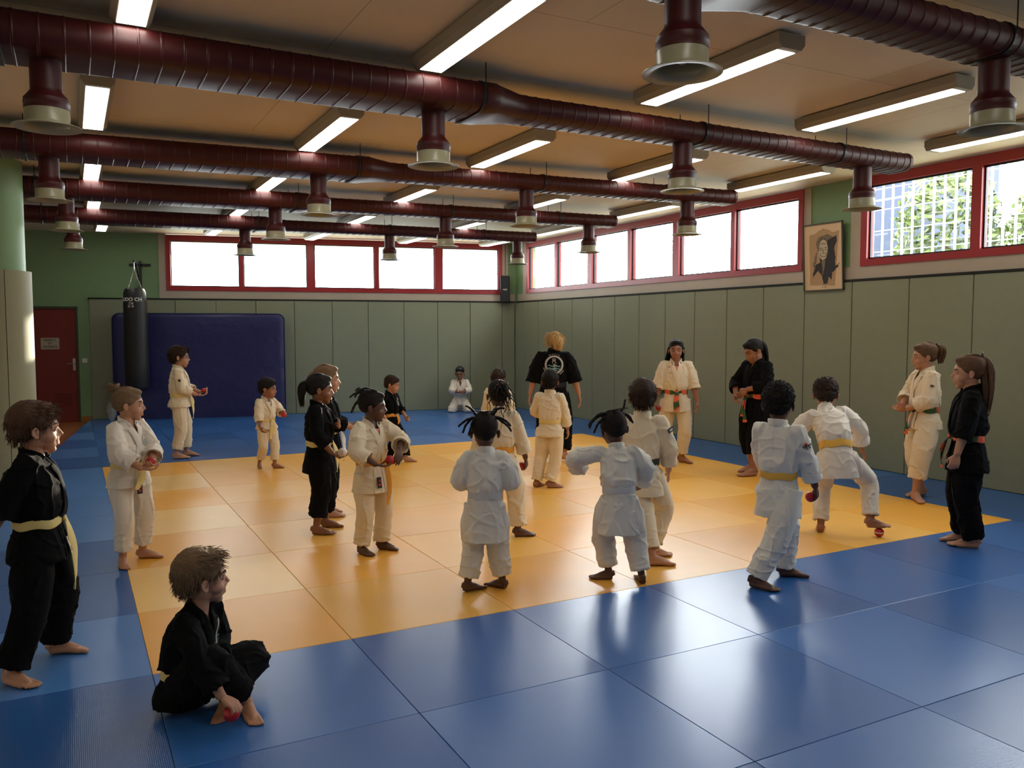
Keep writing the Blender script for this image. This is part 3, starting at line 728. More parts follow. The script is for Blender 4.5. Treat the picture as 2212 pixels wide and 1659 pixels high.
    def ht(pts, rad, n=10): b.tube([HM4@Vector(q) for q in pts], [r*hh for r in rad], n)
    ht([(0, .375, .50), (0, .43, .42), (0, .462, .355)], [.032, .036, .043]); ht([(-.055, .405, .335), (.055, .405, .335)], [.03, .03]); 
    ht([(-.19, .285, .56), (-.10, .365, .565), (0, .365, .55), (.10, .365, .565), (.19, .285, .56)], [.03, .04, .035, .04, .03])
    ht([(-.085, .365, .232), (0, .40, .238), (.085, .365, .232)], [.018, .027, .018]); ht([(-.075, .365, .195), (0, .392, .188), (.075, .365, .195)], [.018, .028, .018])
    for s in (-1, 1):
        pts = [(s*(.325+.05*math.sin(q)), -.03-.055*math.cos(q*1.0)+(.0), .43+.105*math.sin(q-1.2)) for q in [x*.5 for x in range(0, 11)]]
        b.ell((s*.345, -.03, .43), (.032, .062, .10), 12, 8, HM4)
        ht([(s*.33, .02, .36), (s*.365, -.03, .33), (s*.385, -.09, .40), (s*.395, -.10, .48), (s*.38, -.05, .535), (s*.345, .005, .50)], [.02, .024, .021, .02, .02, .018], 8)
    body = remeshed(b, vox, 2)
    a = coords(body)
    # eye sockets, and flatten the soles on the mat
    inv = np.array(HM4.inverted()); loc = np.c_[a, np.ones(len(a))] @ inv.T
    nf = np.array(HM@Vector((0, 1, 0)))
    for s in (-1, 1):
        d2 = ((loc[:, 0]-s*.135)/.075)**2+((loc[:, 2]-.475)/.055)**2
        wgt = np.exp(-d2)*(loc[:, 1] > .1)
        a -= wgt[:, None]*nf*.055*hh
    low = min(S['leg']['L'].get('z', 0), S['leg']['R'].get('z', 0), 0)
    a[:, 2] = np.where(a[:, 2] < .003, .003, a[:, 2])
    setco(body, a)
    body_o = None
    me = body; a = coords(me); a -= np.array(root); setco(me, a); me.materials.clear(); me.materials.append(SKIN[S['skin']]); me.polygons.foreach_set('use_smooth', [True]*len(me.polygons))
    o = bpy.data.objects.new('person', me); COL.objects.link(o); o.location = root; ORG[o] = root.copy()
    tag(o, S['label'], 'person')
    # eyes, brows, lips
    if S.get('face', True):
        for s in (-1, 1):
            e = MB(); e.ell((s*.135, .300, .472), (.048, .046, .036), 16, 12, HM4); e.mi = 1
            e.ell((s*.135, .3275, .471), (.026, .021, .027), 12, 8, HM4); e.build('eye', [M_eye, M_iris], o, smooth=60)
            e = MB(); e.ribbon([HM4@Vector(q) for q in ((s*.07, .385, .575), (s*.13, .375, .60), (s*.19, .325, .595), (s*.225, .275, .575))], [HM@Vector((s*.3, 1, .2))]*4, [.01*hh, .017*hh, .014*hh, .005*hh], .008*hh); e.build('eyebrow', HAIR['dkbrown' if S['hair'][1] == 'blond' else S['hair'][1]], o)
            e = MB(); e.ribbon([HM4@Vector(q) for q in ((s*.08, .335, .488), (s*.11, .350, .502), (s*.135, .353, .505), (s*.165, .343, .50), (s*.195, .315, .484))], [HM@Vector((s*.2, 1, .3))]*5, .015*hh, .008*hh); e.ribbon([HM4@Vector(q) for q in ((s*.08, .338, .462), (s*.135, .345, .448), (s*.195, .312, .46))], [HM@Vector((s*.2, 1, -.3))]*3, .010*hh, .006*hh); e.build('eyelid', SKIN[S['skin']], o)
        e = MB(); e.tube([HM4@Vector(q) for q in ((-.085, .378, .213), (-.04, .402, .222), (0, .408, .216), (.04, .402, .222), (.085, .378, .213))], [.006*hh, .017*hh, .018*hh, .017*hh, .006*hh], 8)
        e.tube([HM4@Vector(q) for q in ((-.07, .382, .198), (0, .405, .188), (.07, .382, .198))], [.006*hh, .02*hh, .006*hh], 8); e.build('lips', LIP, o, smooth=60)
    if S.get('glasses'):
        e = MB()
        for s in (-1, 1):
            e.tube([HM4@Vector((s*.14+.095*math.cos(q*math.pi/6), .41-.03*abs(math.cos(q*math.pi/6)), .475+.07*math.sin(q*math.pi/6))) for q in range(12)], .008*hh, 6, closed=True)
            e.tube([HM4@Vector(q) for q in ((s*.235, .385, .50), (s*.33, .22, .50), (s*.36, -.03, .50), (s*.36, -.09, .46))], .008*hh, 6)
        e.tube([HM4@Vector(q) for q in ((-.045, .42, .49), (.045, .42, .49))], .008*hh, 6); e.build('spectacles', M_glasses, o, smooth=60)
    # ---------------------------------------------------------- hair
    build_hair(S, o, HM4, HM, hh, vox)
    # ---------------------------------------------------------- trousers
    cvox = max(vox*1.3, .0066)
    gm = GI[S['gi']]; cuff = S.get('cuff', .80); tw_ = S.get('trw', 1.0)
    t = MB(); rg = []
    for k, hw, hd in ((.04, .070, .048), (.02, .086, .062), (-.02, .102, .080), (-.05, .098, .076)): rg.append(ringpt(k, hw*fat, hd*fat, -.002))
    t.loft(rg)
    def cuffed(mbx, path, rad, flat=1.0, wall=.012, depth=.05):
        n = 18; P = path; m = len(P); out = []; up = None
        ts = []
        for i in range(m):
            tt = (P[min(i+1, m-1)]-P[max(i-1, 0)]).normalized()
            up = tt.orthogonal().normalized() if up is None else (up-tt*up.dot(tt)).normalized()
            bb = tt.cross(up); ts.append((tt, up, bb))
            out.append([P[i]+(up*math.cos(2*math.pi*j/n)+bb*math.sin(2*math.pi*j/n))*rad[i] for j in range(n)])
        tt, up, bb = ts[-1]; c = P[-1]; r_ = rad[-1]-max(wall, cvox*1.7)
        out.append([c+(up*math.cos(2*math.pi*j/n)+bb*math.sin(2*math.pi*j/n))*r_ for j in range(n)])
        out.append([c-tt*depth+(up*math.cos(2*math.pi*j/n)+bb*math.sin(2*math.pi*j/n))*r_ for j in range(n)])
        mbx.loft(out)
    for nme in ('L', 'R'):
        cf = S['leg'][nme].get('cuff', cuff); end = kn[nme].lerp(an[nme], cf)
        hk = hip[nme]+(kn[nme]-hip[nme])*-.05
        path = catmull([hk, hip[nme].lerp(kn[nme], .5), kn[nme], kn[nme].lerp(end, .55), end], 5)
        rad = lerpl([.060*H*fat, .062*H*tw_, .054*H*tw_, .050*H*tw_, .049*H*tw_], 5)
        cuffed(t, path, rad, depth=.045)
    tr = remeshed(t, cvox, 3)
    a = coords(tr); nn = normals(tr)
    amp = S.get('foldamp', 1.0)
    def crease(v, w=.5):
        v = 1-min(1.0, abs(v)/w); return v*v
    def fold_legs(a, nn):
        out = np.zeros(len(a)); sd = seed*5.1
        for i in range(len(a)):
            x, y, z = a[i]
            v1 = noise.noise(Vector((x*9+sd, y*9, z*3.2+sd))); v2 = noise.noise(Vector((x*7+sd*2, y*7, z*17)))
            v3 = noise.noise(Vector((x*22+z*18+sd, y*22-z*14, z*6)))
            lowz = max(0, 1-z/(.42*H))
            out[i] = .014*crease(v1, .32)-.005+.016*lowz*(crease(v2, .3)-.3)+.004*v3
        return out
    dsp = fold_legs(a, nn)*amp*.8
    a += nn*np.maximum(dsp, -.0025)[:, None]; a[:, 2] = np.maximum(a[:, 2], .006); setco(tr, a)
    finish(tr, 'trousers', gm, o)
    # ---------------------------------------------------------- jacket
    hem = S.get('hem', -.115); bz = S.get('beltz', .075); bl_ = S.get('blouse', 1.0); jw = S.get('jw', 1.0)
    JT = [(hem, .130, .104, .000), (hem+.03, .126, .100, 0), ((hem+bz)*.5, .114, .090, .0), (bz-.03, .099, .077, .0), (bz, .092, .071, 0), (bz+.028, .103, .082+.004*bl_, .0), (bz+.055, .109, .086+.004*bl_, .0), (.19, .110, .083, .0), (.245, .107, .074, -.002), (.283, .089, .060, -.004), (.306, .066, .051, -.006), (.330, .046, .046, -.006)]
    def jprof(k):
        if k <= JT[0][0]: return JT[0][1:]
        for i in range(len(JT)-1):
            if k <= JT[i+1][0]:
                t_ = (k-JT[i][0])/(JT[i+1][0]-JT[i][0]); t_ = t_*t_*(3-2*t_)*.5+t_*.5
                return tuple(JT[i][z]*(1-t_)+JT[i+1][z]*t_ for z in (1, 2, 3))
        return JT[-1][1:]
    def jsurf(ang, k, extra=0.0):
        hw, hd, of = jprof(k); c, s_ = math.cos(ang), math.sin(ang); e = 2.35
        return tp((hw*fat*jw)*math.copysign(abs(c)**(2/e), c)+extra*c, (hd*fat*jw)*math.copysign(abs(s_)**(2/e), s_)+of+extra*s_, k)
    def jfront(r, k, extra=.004, sgn=1):
        hw, hd, of = jprof(k); hw *= fat*jw; hd *= fat*jw; e = 2.35
        q = max(0.0, 1-(min(abs(r)/hw, 1))**e)**(1/e); return tp(r, sgn*(hd*q+extra)+of, k)
    j = MB(); rings = []; k = hem
    inner = [[jsurf(2*math.pi*i/36, hem+.045, -.008) for i in range(36)], [jsurf(2*math.pi*i/36, hem, -.008) for i in range(36)]]
    nst = 26
    for q in range(nst+1):
        k = hem+(.332-hem)*q/nst; rings.append([jsurf(2*math.pi*i/36, k) for i in range(36)])
    j.loft(inner+rings)
    slv = S.get('slv', .62); srad = S.get('srad', 1.0)
    for nme, s in (('L', -1), ('R', 1)):
        sl = S['arm'][nme].get('slv', slv); end = el[nme].lerp(wr[nme], sl)
        inn = tp(s*.06, -.003, .262)
        path = catmull([inn, sh[nme]+fr(.3)[2]*(-.002)*H, sh[nme].lerp(el[nme], .5), el[nme], el[nme].lerp(end, .5), end], 4)
        rad = lerpl([.035*H, .041*H, .044*H*srad, .043*H*srad, .043*H*srad, .047*H*srad], 4)
        cuffed(j, path, rad, depth=.04)
    jk = remeshed(j, cvox, 3)
    a = coords(jk); nn = normals(jk); out = np.zeros(len(a)); sd = seed*3.7
    c0 = spine(bz); up_ = fr(bz)[2]
    for i in range(len(a)):
        x, y, z = a[i]; kz = (Vector(a[i])-c0).dot(up_)/H
        v1 = noise.noise(Vector((x*10+sd, y*10, z*3.4+sd))); v2 = noise.noise(Vector((x*16+sd*2, y*16, z*6))); v3 = noise.noise(Vector((x*13+z*9+sd, y*13-z*9, z*15+sd)))
        near = math.exp(-(kz/.06)**2); top = 1 if kz > 0 else .65
        v4 = noise.noise(Vector((x*6+z*7+sd*3, y*6+z*5, z*4-x*5)))
        out[i] = (.013*(crease(v1, .3)-.3)+.018*near*(crease(v2, .3)-.3)*(1 if kz > .012 else .5)+.014*(crease(v4, .22)-.25)+.005*v3)*top
        if abs(kz) < .02: out[i] *= .25
    a += nn*np.maximum(out*amp*.68, -.003)[:, None]; a[:, 2] = np.maximum(a[:, 2], .01); setco(jk, a)
    # V neck opening
    vb, vw = S.get('vneck', (.20, .040))
    bm = bmesh.new(); bm.from_mesh(jk); dele = []
    A3, B3, C3 = fr(.27); base = spine(.27)
    for f in bm.faces:
        c = f.calc_center_median(); d = c-base; u = d.dot(C3)/H+.27; r_ = d.dot(A3)/H; ff = d.dot(B3)/H
        if ff > .0 and u > vb and abs(r_) < vw*min(1, (u-vb)/(.31-vb))*.95 and u < .36: dele.append(f)
    bmesh.ops.delete(bm, geom=dele, context='FACES'); bm.to_mesh(jk); bm.free()
    jo = finish(jk, 'jacket', gm, o)
    # lapels
    lw = .0185*H
    def lapel(side, endr, endk):
        # from the nape, round the neck, down the V edge, crossing over to the other side
        pts = []; nr = []
        for a_, k_ in ((-90, .337), (-60, .337), (-30, .333), (0, .328), (25, .318), (50, .300)):
            aa = R(a_ if side > 0 else 180-a_)
            hw, hd, of = .045, .045, -.006
            if k_ < .32: hw, hd = .043+.0*k_, .05
            pts.append(tp(hw*math.cos(aa), hd*math.sin(aa)+of, k_)); A_, B_, C_ = fr(.32); nr.append(A_*math.cos(aa)+B_*math.sin(aa))
        n = 16; k0, r0 = .287, side*vw*.86
        for q in range(n+1):
            t_ = q/n; k_ = k0+(endk-k0)*t_; r_ = r0+(endr-r0)*(min(1, t_*1.0)**.9)
            pts.append(jfront(r_, k_, .006 if side > 0 else .0035)); A_, B_, C_ = fr(k_); nr.append((B_+A_*r_*4).normalized())
        return pts, nr
    l = MB()
    for side, er in ((-1, .028), (1, -.028)):
        p_, n_ = lapel(side, er, bz+.012); 
        p2 = [jfront(er*(1+.5*q/6), bz-.012+(hem+.006-bz+.012)*q/6, .004 if side > 0 else -.004) for q in range(7)]
        l.ribbon(p_, n_, lw, .004)
        l.ribbon(p2, [fr(.0)[1]]*7, lw, .0035)
    l.build('lapel', gm, jo, smooth=40)
    if S.get('shirt'):
        u = MB(); rings = []
        for q in range(9):
            k_ = .14+.142*q/8; rings.append(ringpt(k_, .078*fat, (.056+.006*math.sin(q/8*math.pi))*fat, .003, 24))
        u.loft(rings); u.build('undershirt', M_pink if S['shirt'] == 'pink' else M_ushirt, o, smooth=50)
    # belt
    bt_ = S.get('belt')
    if bt_:
        bm_ = BELT['green' if bt_ == 'mixed' else bt_]; n = 48
        ring = [jsurf(2*math.pi*i/n+math.pi/2, bz+.004*math.sin(i*.7+seed), .006) for i in range(n)]; up_ = fr(bz)[2]
        nrs = []
        cc = spine(bz)
        for q in ring: v = q-cc; v = v-up_*v.dot(up_); nrs.append(v.normalized())
        bw = S.get('bw', .0175)*H
        z = MB(); z.ribbon(ring, nrs, bw, .0028, closed=True)
        if bt_ == 'mixed': z.m = [1 if (i//6 % 48) % 12 in (3, 4, 5, 6, 7) else 0 for i in range(len(z.f))]
        mats = [BELT['green'], BELT['orangered']] if bt_ == 'mixed' else bm_
        bo = z.build('belt', mats, o, smooth=40)
        kc = jfront(S.get('knot', 0), bz, .016); A_, B_, C_ = fr(bz)
        z = MB(); Mk = Matrix.Translation(kc) @ Matrix((A_, B_, C_)).transposed().to_4x4()
        z.ell((0, 0, 0), (.017*H, .009*H, .014*H), 12, 8, Mk); z.build('knot', mats if bt_ != 'mixed' else BELT['orangered'], bo, smooth=60)
        tl = S.get('tail', (.15, .17)); spl = S.get('splay', (-.03, .03))
        for tlen, sx in zip(tl, spl):
            if tlen <= 0: continue
            pts = []; m_ = 10
            for q in range(m_+1):
                t_ = q/m_
                base_ = kc+B_*(.006*H)+A_*(sx*H*t_**.8)+B_*(.028*H*math.sin(t_*2.2))+Vector((0, 0, -1))*tlen*H*t_+A_*math.sin(t_*5+seed)*.004*H
                if base_.z < .015: base_.z = .015
                pts.append(base_)
            z = MB(); z.ribbon(pts, [B_+A_*sx*3+A_*.5*math.sin(q*.4) for q in range(m_+1)], bw*.95, .0026)
            if bt_ == 'mixed': z.m = [1 if (i//6) % 7 in (2, 3, 4) else 0 for i in range(len(z.f))]
            z.build('belt_end', mats, bo, smooth=40)
    S['_'] = dict(tp=tp, fr=fr, jfront=jfront, jo=jo, o=o, H=H, el=el, wr=wr, sh=sh, kn=kn, an=an, hip=hip, HM4=HM4, hdir=hdir, jsurf=jsurf)
    return o

def strands(mb, roots, dirs, length, rad, droop=.3, curl=0.0, rnd=None, seg=5, sides=4):
    for p, d in zip(roots, dirs):
        L = length*rnd.uniform(.7, 1.15); pts = [p.copy()]; v = d.normalized(); ph = rnd.uniform(0, 6.3); cur = p.copy()
        o1 = v.orthogonal().normalized(); o2 = v.cross(o1)
        for q in range(seg):
            v = (v+Vector((0, 0, -1))*droop*(q+1)/seg+Vector((rnd.gauss(0, .08), rnd.gauss(0, .08), rnd.gauss(0, .08)))).normalized(); cur = cur+v*L/seg
            pts.append(cur+(o1*math.cos(ph+q*1.9)+o2*math.sin(ph+q*1.9))*curl)
        mb.tube(pts, [rad*(1-.75*q/seg) for q in range(seg+1)], sides)
def build_hair(S, o, HM4, HM, hh, vox):
    style, colr = S['hair'][0], S['hair'][1]; m = HAIR[colr]; rnd = random.Random(S.get('seed', 1)*13+5)
    b = MB()
    def he(c, r): b.ell(c, r, 20, 14, HM4)
    if style in ('short', 'flat'):
        he((0, -.075, .675), (.362, .425, .375)); he((0, .10, .86), (.27, .26, .145)); he((0, -.20, .46), (.30, .265, .24)); he((-.30, .02, .62), (.06, .13, .14)); he((.30, .02, .62), (.06, .13, .14))
    elif style == 'cap':
        he((0, -.075, .69), (.36, .43, .36)); he((0, .10, .84), (.27, .26, .14)); he((0, -.2, .5), (.3, .25, .2))
    elif style == 'afro':
        he((0, -.07, .69), (.385, .44, .39)); he((0, .10, .85), (.29, .26, .16)); he((0, -.18, .47), (.32, .28, .24)); he((-.3, .0, .58), (.08, .13, .16)); he((.3, .0, .58), (.08, .13, .16))
    else:       # pulled back
        he((0, -.07, .665), (.352, .42, .355)); he((0, .11, .85), (.25, .25, .125)); he((0, -.17, .48), (.30, .265, .22)); he((-.29, .02, .60), (.055, .13, .13)); he((.29, .02, .60), (.055, .13, .13))
    cap = remeshed(b, max(vox, .0055), 3); a = coords(cap); nn = normals(cap)
    fq, am = {'afro': (60, .008), 'curly': (34, .012), 'short': (30, .006), 'cap': (4, .0)}.get(style, (40, .003))
    loc = np.c_[a, np.ones(len(a))] @ np.array(HM4.inverted()).T
    dv = np.array([noise.noise(Vector((p[0]*fq/4/1.0*1.0, p[1]*fq/10, p[2]*fq/8))*1.0)+.5*noise.noise(Vector(p)*fq) for p in loc[:, :3]*(.25 if style != 'afro' else .5)*1.0*4])
    a += nn*(dv*am)[:, None]; setco(cap, a)
    ho = finish(cap, 'hair', m if style != 'cap' else M_black, o)
    s = MB()
    # strands over the cap
    if style in ('short', 'flat', 'afro', 'curly'):
        cnt = {'short': 950, 'flat': 700, 'afro': 700, 'curly': 500}[style]
        roots = []; dirs = []
        idx = [rnd.randrange(len(a)) for _ in range(cnt)]
        for i in idx:
            p = Vector(loc[i, :3]); n_ = Vector(nn[i])
            if p.z < .35 and p.y > -.1: continue
            if style == 'short':
                swirl = HM@Vector((p.x*.6, .7 if p.z > .7 else -.1, -.9 if p.z < .7 else -.15)); d = n_*.16+swirl.normalized()*.85+HM@Vector((rnd.gauss(0, .15), rnd.gauss(0, .15), rnd.gauss(0, .1)))
            elif style == 'flat': d = n_*.25+(HM@Vector((0, .3, -.8)))*.6
            else: d = n_+Vector((rnd.gauss(0, .6), rnd.gauss(0, .6), rnd.gauss(0, .6)))
            roots.append(Vector(a[i])-n_*.004); dirs.append(d)
        strands(s, roots, dirs, hh*{'short': .15, 'flat': .09, 'afro': .05, 'curly': .14}[style], hh*{'short': .0115, 'flat': .009, 'afro': .014, 'curly': .018}[style], .15, hh*(.02 if style in ('afro', 'curly') else .004), rnd, 4, 4)
    W = lambda x, y, z: HM4@Vector((x, y, z))
    if style in ('pony', 'bun', 'braids', 'long', 'loose', 'puff', 'locs', 'wavy'):
        # combed lines towards the tie
        t0 = {'pony': (0, -.46, .72), 'bun': (0, -.42, .90), 'braids': (0, -.25, .98), 'long': (0, -.44, .55), 'loose': (0, -.46, .70), 'puff': (0, -.47, .80), 'locs': (0, -.42, .80), 'wavy': (0, -.42, .88)}[style]
        for q in range(60):
            az = rnd.uniform(-2.4, 2.4); el_ = rnd.uniform(-.1, 1.1); p0 = Vector((.345*math.sin(az)*math.cos(el_), -.05+.41*math.cos(az)*math.cos(el_), .66+.35*math.sin(el_)))
            if p0.z < .78 and p0.y > .12: continue
            mid = (p0+Vector(t0))*.5; dn = mid-Vector((0, -.06, .64)); mid = Vector((0, -.06, .64))+dn.normalized()*max(dn.length, .385)
            P = catmull([p0, mid, Vector(t0)], 4); s.tube([HM4@q_ for q_ in P], [.008*hh]*len(P), 4)
    kx = S.get('tail_dir', (0, 0, 0))
    if style in ('pony', 'wavy', 'loose', 'puff'):
        t0 = {'pony': (0, -.44, .72), 'wavy': (0, -.36, .96), 'loose': (0, -.43, .72), 'puff': (0, -.44, .86)}[style]
        L, vol, cu, cnt = {'pony': (1.15, .13, .01, 130), 'wavy': (1.75, .17, .035, 170), 'loose': (.75, .30, .05, 330), 'puff': (.62, .22, .05, 190)}[style]
        L = S.get('tail_len', L); vol = S.get('tail_vol', vol)
        for q in range(cnt):
            a_, r_ = rnd.uniform(0, 6.3), vol*math.sqrt(rnd.random())
            st = W(t0[0]+.05*math.cos(a_)*r_/vol, t0[1], t0[2]+.05*math.sin(a_)*r_/vol); L_ = L*rnd.uniform(.75, 1.05); pts = [st]
            for z in range(1, 7):
                t = z/6; w = r_*math.sin(min(1, t*1.9)*1.57)*(1 if t < .6 else 1-(t-.6)*.9)
                pt = Vector((t0[0]+kx[0]*t+math.cos(a_)*w+cu*math.sin(z*2.2+a_*3), t0[1]-.16*math.sin(t*2.2)-math.cos(a_*2)*0+kx[1]*t-.2*w*0+math.sin(a_)*w*.7, t0[2]+.06*math.sin(t*3)+kx[2]*t))
                wp = HM4@pt+Vector((0, 0, -1))*L_*hh*t**1.3*(1 if style != 'puff' else .9); pts.append(wp)
            s.tube(pts, [.022*hh, .026*hh, .026*hh, .024*hh, .02*hh, .014*hh, .004*hh], 5)
        tie = MB(); tie.tube([W(t0[0]+.085*math.cos(q*.6283), t0[1]+.02-.01, t0[2]+.085*math.sin(q*.6283)) for q in range(10)], .022*hh, 8, closed=True); tie.build('hair_tie', M_tiew if S.get('tiew') else M_black, ho, smooth=60)
    if style == 'loose':      # bushy flyaway hair round the head
        roots = []; dirs = []
        for q in range(420):
            i = rnd.randrange(len(a)); p = Vector(loc[i, :3]); n_ = Vector(nn[i])
            if p.y > .22 or p.z > .93: continue
            roots.append(Vector(a[i])-n_*.004); dirs.append(n_*.55+(HM@Vector((p.x*1.2, -.6, -.7)))*.8+Vector((rnd.gauss(0, .25), rnd.gauss(0, .25), rnd.gauss(0, .25))))
        strands(s, roots, dirs, hh*.34, hh*.014, .45, hh*.02, rnd, 5, 4)
    if style == 'bun':
        c = Vector((0, -.40, .96))
        for q in range(90):
            a_ = rnd.uniform(0, 6.3); r0 = rnd.uniform(.07, .16); tilt = rnd.uniform(-.6, .6); pts = []
            for z in range(7):
                an_ = a_+z*.55; pts.append(HM4@(c+Vector((r0*math.cos(an_), r0*math.sin(an_)*math.cos(tilt), r0*math.sin(an_)*math.sin(tilt)+.06*math.sin(q)))))
            s.tube(pts, [.006*hh]+[.022*hh]*5+[.006*hh], 5)
        for q in range(16):
            d = HM@Vector((rnd.gauss(0, .7), -1+rnd.gauss(0, .4), rnd.gauss(.1, .5))); strands(s, [HM4@c], [d], hh*.42, .008*hh, .2, .01, rnd, 5, 4)
        for q in range(14):
            strands(s, [W(rnd.uniform(-.3, .3), -.42, rnd.uniform(.45, .8))], [HM@Vector((rnd.gauss(0, .3), -.6, -.6))], hh*.3, .007*hh, .5, .01, rnd, 5, 4)
    if style == 'braids':
        spots = S.get('spots'); 
        for (x, y, z, dx, dy, dz, L) in spots:
            p = W(x, y, z); v = HM@Vector((dx, dy, dz)).normalized(); pts = [p]; cur = p.copy()
            for q in range(8): v = (v+Vector((0, 0, -1))*.19+Vector((rnd.gauss(0, .12), rnd.gauss(0, .12), rnd.gauss(0, .12)))).normalized(); cur = cur+v*L*hh/8; pts.append(cur)
            s.tube(pts, [(.036+.008*(q % 2))*hh*(1-.35*q/8) for q in range(9)], 7)
        for q in range(9):      # parting rows
            xx = -.3+.075*q
            s.tube([W(xx*math.cos(t*.5), -.06+.42*math.cos(t*.28-1.2+2.4), .66+.36*math.sin(.35+t*.25)) for t in range(8)], .012*hh, 5)
    if style == 'locs':
        c = Vector((0.02, -.44, .74))
        for q in range(46):
            d = HM@Vector((rnd.gauss(.35, .5), -.7+rnd.gauss(0, .3), rnd.gauss(-.1, .5))); strands(s, [HM4@(c+Vector((rnd.gauss(0, .05), 0, rnd.gauss(0, .05))))], [d], hh*rnd.uniform(.6, 1.25), .024*hh, .75, .012, rnd, 7, 6)
        tie = MB(); tie.tube([W(.02+.09*math.cos(q*.6283), -.44, .76+.09*math.sin(q*.6283)) for q in range(10)], .024*hh, 8, closed=True); tie.build('hair_tie', M_tie, ho, smooth=60)
    if style == 'long':
        for q in range(190):
            az = rnd.uniform(1.45, 4.83); x0, y0 = .34*math.sin(az), -.05+.40*math.cos(az)*1.0; L_ = rnd.uniform(1.5, 2.5)
            pts = []
            for z in range(8):
                t = z/7; sp_ = 1+.25*math.sin(t*3); pts.append(W(x0*sp_+kx[0]*t*t+.02*math.sin(z+q), y0*(1+.1*t)-.03, .62-.0*t)+Vector((0, 0, -1))*L_*hh*t+Vector((0, 0, 0)))
            s.tube(pts, [.03*hh*(1-.8*z/7) for z in range(8)], 5)
    if s.v: s.build('hair_strands', m, ho, smooth=70, fix=False)

# ------------------------------------------------------------------ marks on the clothes
def surf_frame(jf, r, k, fr, extra=.007, sgn=1):
    p = jf(r, k, extra, sgn); e = .01; px = jf(r+e, k, extra, sgn); pz = jf(r, k+e, extra, sgn)
    x = (px-p).normalized(); z = (pz-p); z = (z-x*z.dot(x)).normalized(); n = x.cross(z).normalized()
    return Matrix(((x.x, z.x, n.x, p.x), (x.y, z.y, n.y, p.y), (x.z, z.z, n.z, p.z), (0, 0, 0, 1)))
def conform(mb, jf, r0, k0, H, extra, sgn=1):
    """wrap flat drawing coordinates (metres) round the jacket"""
    mb.v = [tuple(jf(r0+(-x if sgn > 0 else x)/H, k0+y/H, extra+z/H, sgn)) for x, y, z in mb.v]
def emblem(S, r0, k0, rad, sgn):
    J = S['_']; H = J['H']; jf = J['jfront']; o = J['jo']
    def ringm(r1, r2, z, n=40):
        m = MB(); vs = []; fs = []
        for i in range(n): a = 2*math.pi*i/n; vs += [(r1*math.cos(a), r1*math.sin(a), z), (r2*math.cos(a), r2*math.sin(a), z)]
        for i in range(n): a = 2*i; b_ = 2*((i+1) % n); fs.append((a, b_, b_+1, a+1))
        m.add(vs, fs); return m
    e = ringm(rad*.80, rad, .0, 44); w = []
    def stroke(m, pts, wd, z=.0):
        for (x0, y0), (x1, y1) in zip(pts[:-1], pts[1:]):
            d = Vector((x1-x0, y1-y0)); L = d.length
            if L < 1e-6: continue
            n_ = Vector((-d.y, d.x))/L*wd/2; m.add([(x0-n_.x, y0-n_.y, z), (x1-n_.x, y1-n_.y, z), (x1+n_.x, y1+n_.y, z), (x0+n_.x, y0+n_.y, z)], [(0, 1, 2, 3)])
    q = rad
    stroke(e, [(-.16*q, .62*q), (.12*q, .62*q), (.12*q, .44*q), (-.14*q, .44*q), (-.16*q, .62*q)], .07*q); stroke(e, [(-.14*q, .44*q), (-.2*q, .16*q)], .07*q); stroke(e, [(-.02*q, .42*q), (.24*q, .16*q)], .07*q)
    stroke(e, [(0, .14*q), (0, -.3*q)], .06*q); stroke(e, [(-.18*q, .0*q), (.22*q, .0*q)], .05*q); stroke(e, [(-.22*q, -.16*q), (.26*q, -.16*q)], .06*q)
    stroke(e, [(-.14*q, -.34*q), (-.18*q, -.62*q), (.02*q, -.66*q), (.0*q, -.32*q), (.2*q, -.5*q), (.12*q, -.68*q)], .07*q)
    for a0 in (62, 74, 86, 98, 110, 118):      # arc of small lettering outside the ring
        a = R(a0); stroke(e, [(1.1*q*math.cos(a), 1.1*q*math.sin(a)), (1.19*q*math.cos(a), 1.19*q*math.sin(a))], .07*q)
    for base_ in (212, 318):
        for d_ in range(-14, 15, 5):
            a = R(base_+d_); stroke(e, [(1.1*q*math.cos(a), 1.1*q*math.sin(a)), (1.2*q*math.cos(a), 1.2*q*math.sin(a))], .07*q)
    conform(e, jf, r0, k0, H, .0075, sgn); e.build('emblem', mat('silver_embroidery', srgb(176, 168, 156), .7), o, fix=False)
    t = MB()
    for yy in (-.12, -.40):
        stroke(t, [(x*q, (yy+.06*math.sin(x*9))*q) for x in [-.66+.06*i for i in range(23)]], .10*q)
    stroke(t, [(x*q, (-.62+.03*math.sin(x*9))*q) for x in [-.4+.06*i for i in range(14)]], .08*q)
    conform(t, jf, r0, k0, H, .0070, sgn); t.build('emblem_waves', M_teal, o, fix=False)
def patch(S, r0, k0, w, h, m, sgn=1, name='label_patch', stripes=None):
    J = S['_']; e = MB(); n = 4
    vs = [((-w/2+w*i/n), (-h/2+h*j/n), 0) for j in range(n+1) for i in range(n+1)]; e.add(vs, [(j*(n+1)+i, j*(n+1)+i+1, (j+1)*(n+1)+i+1, (j+1)*(n+1)+i) for j in range(n) for i in range(n)])
    conform(e, J['jfront'], r0, k0, J['H'], .011, sgn); p = e.build(name, m, J['jo'], fix=False)
    if stripes:
        t = MB()
        for (x0, y0, x1, y1) in stripes: t.add([(x0*w, y0*h, 0), (x1*w, y0*h, 0), (x1*w, y1*h, 0), (x0*w, y1*h, 0)], [(0, 1, 2, 3)])
        conform(t, J['jfront'], r0, k0, J['H'], .0125, sgn); t.build('print', M_patchr, p, fix=False)
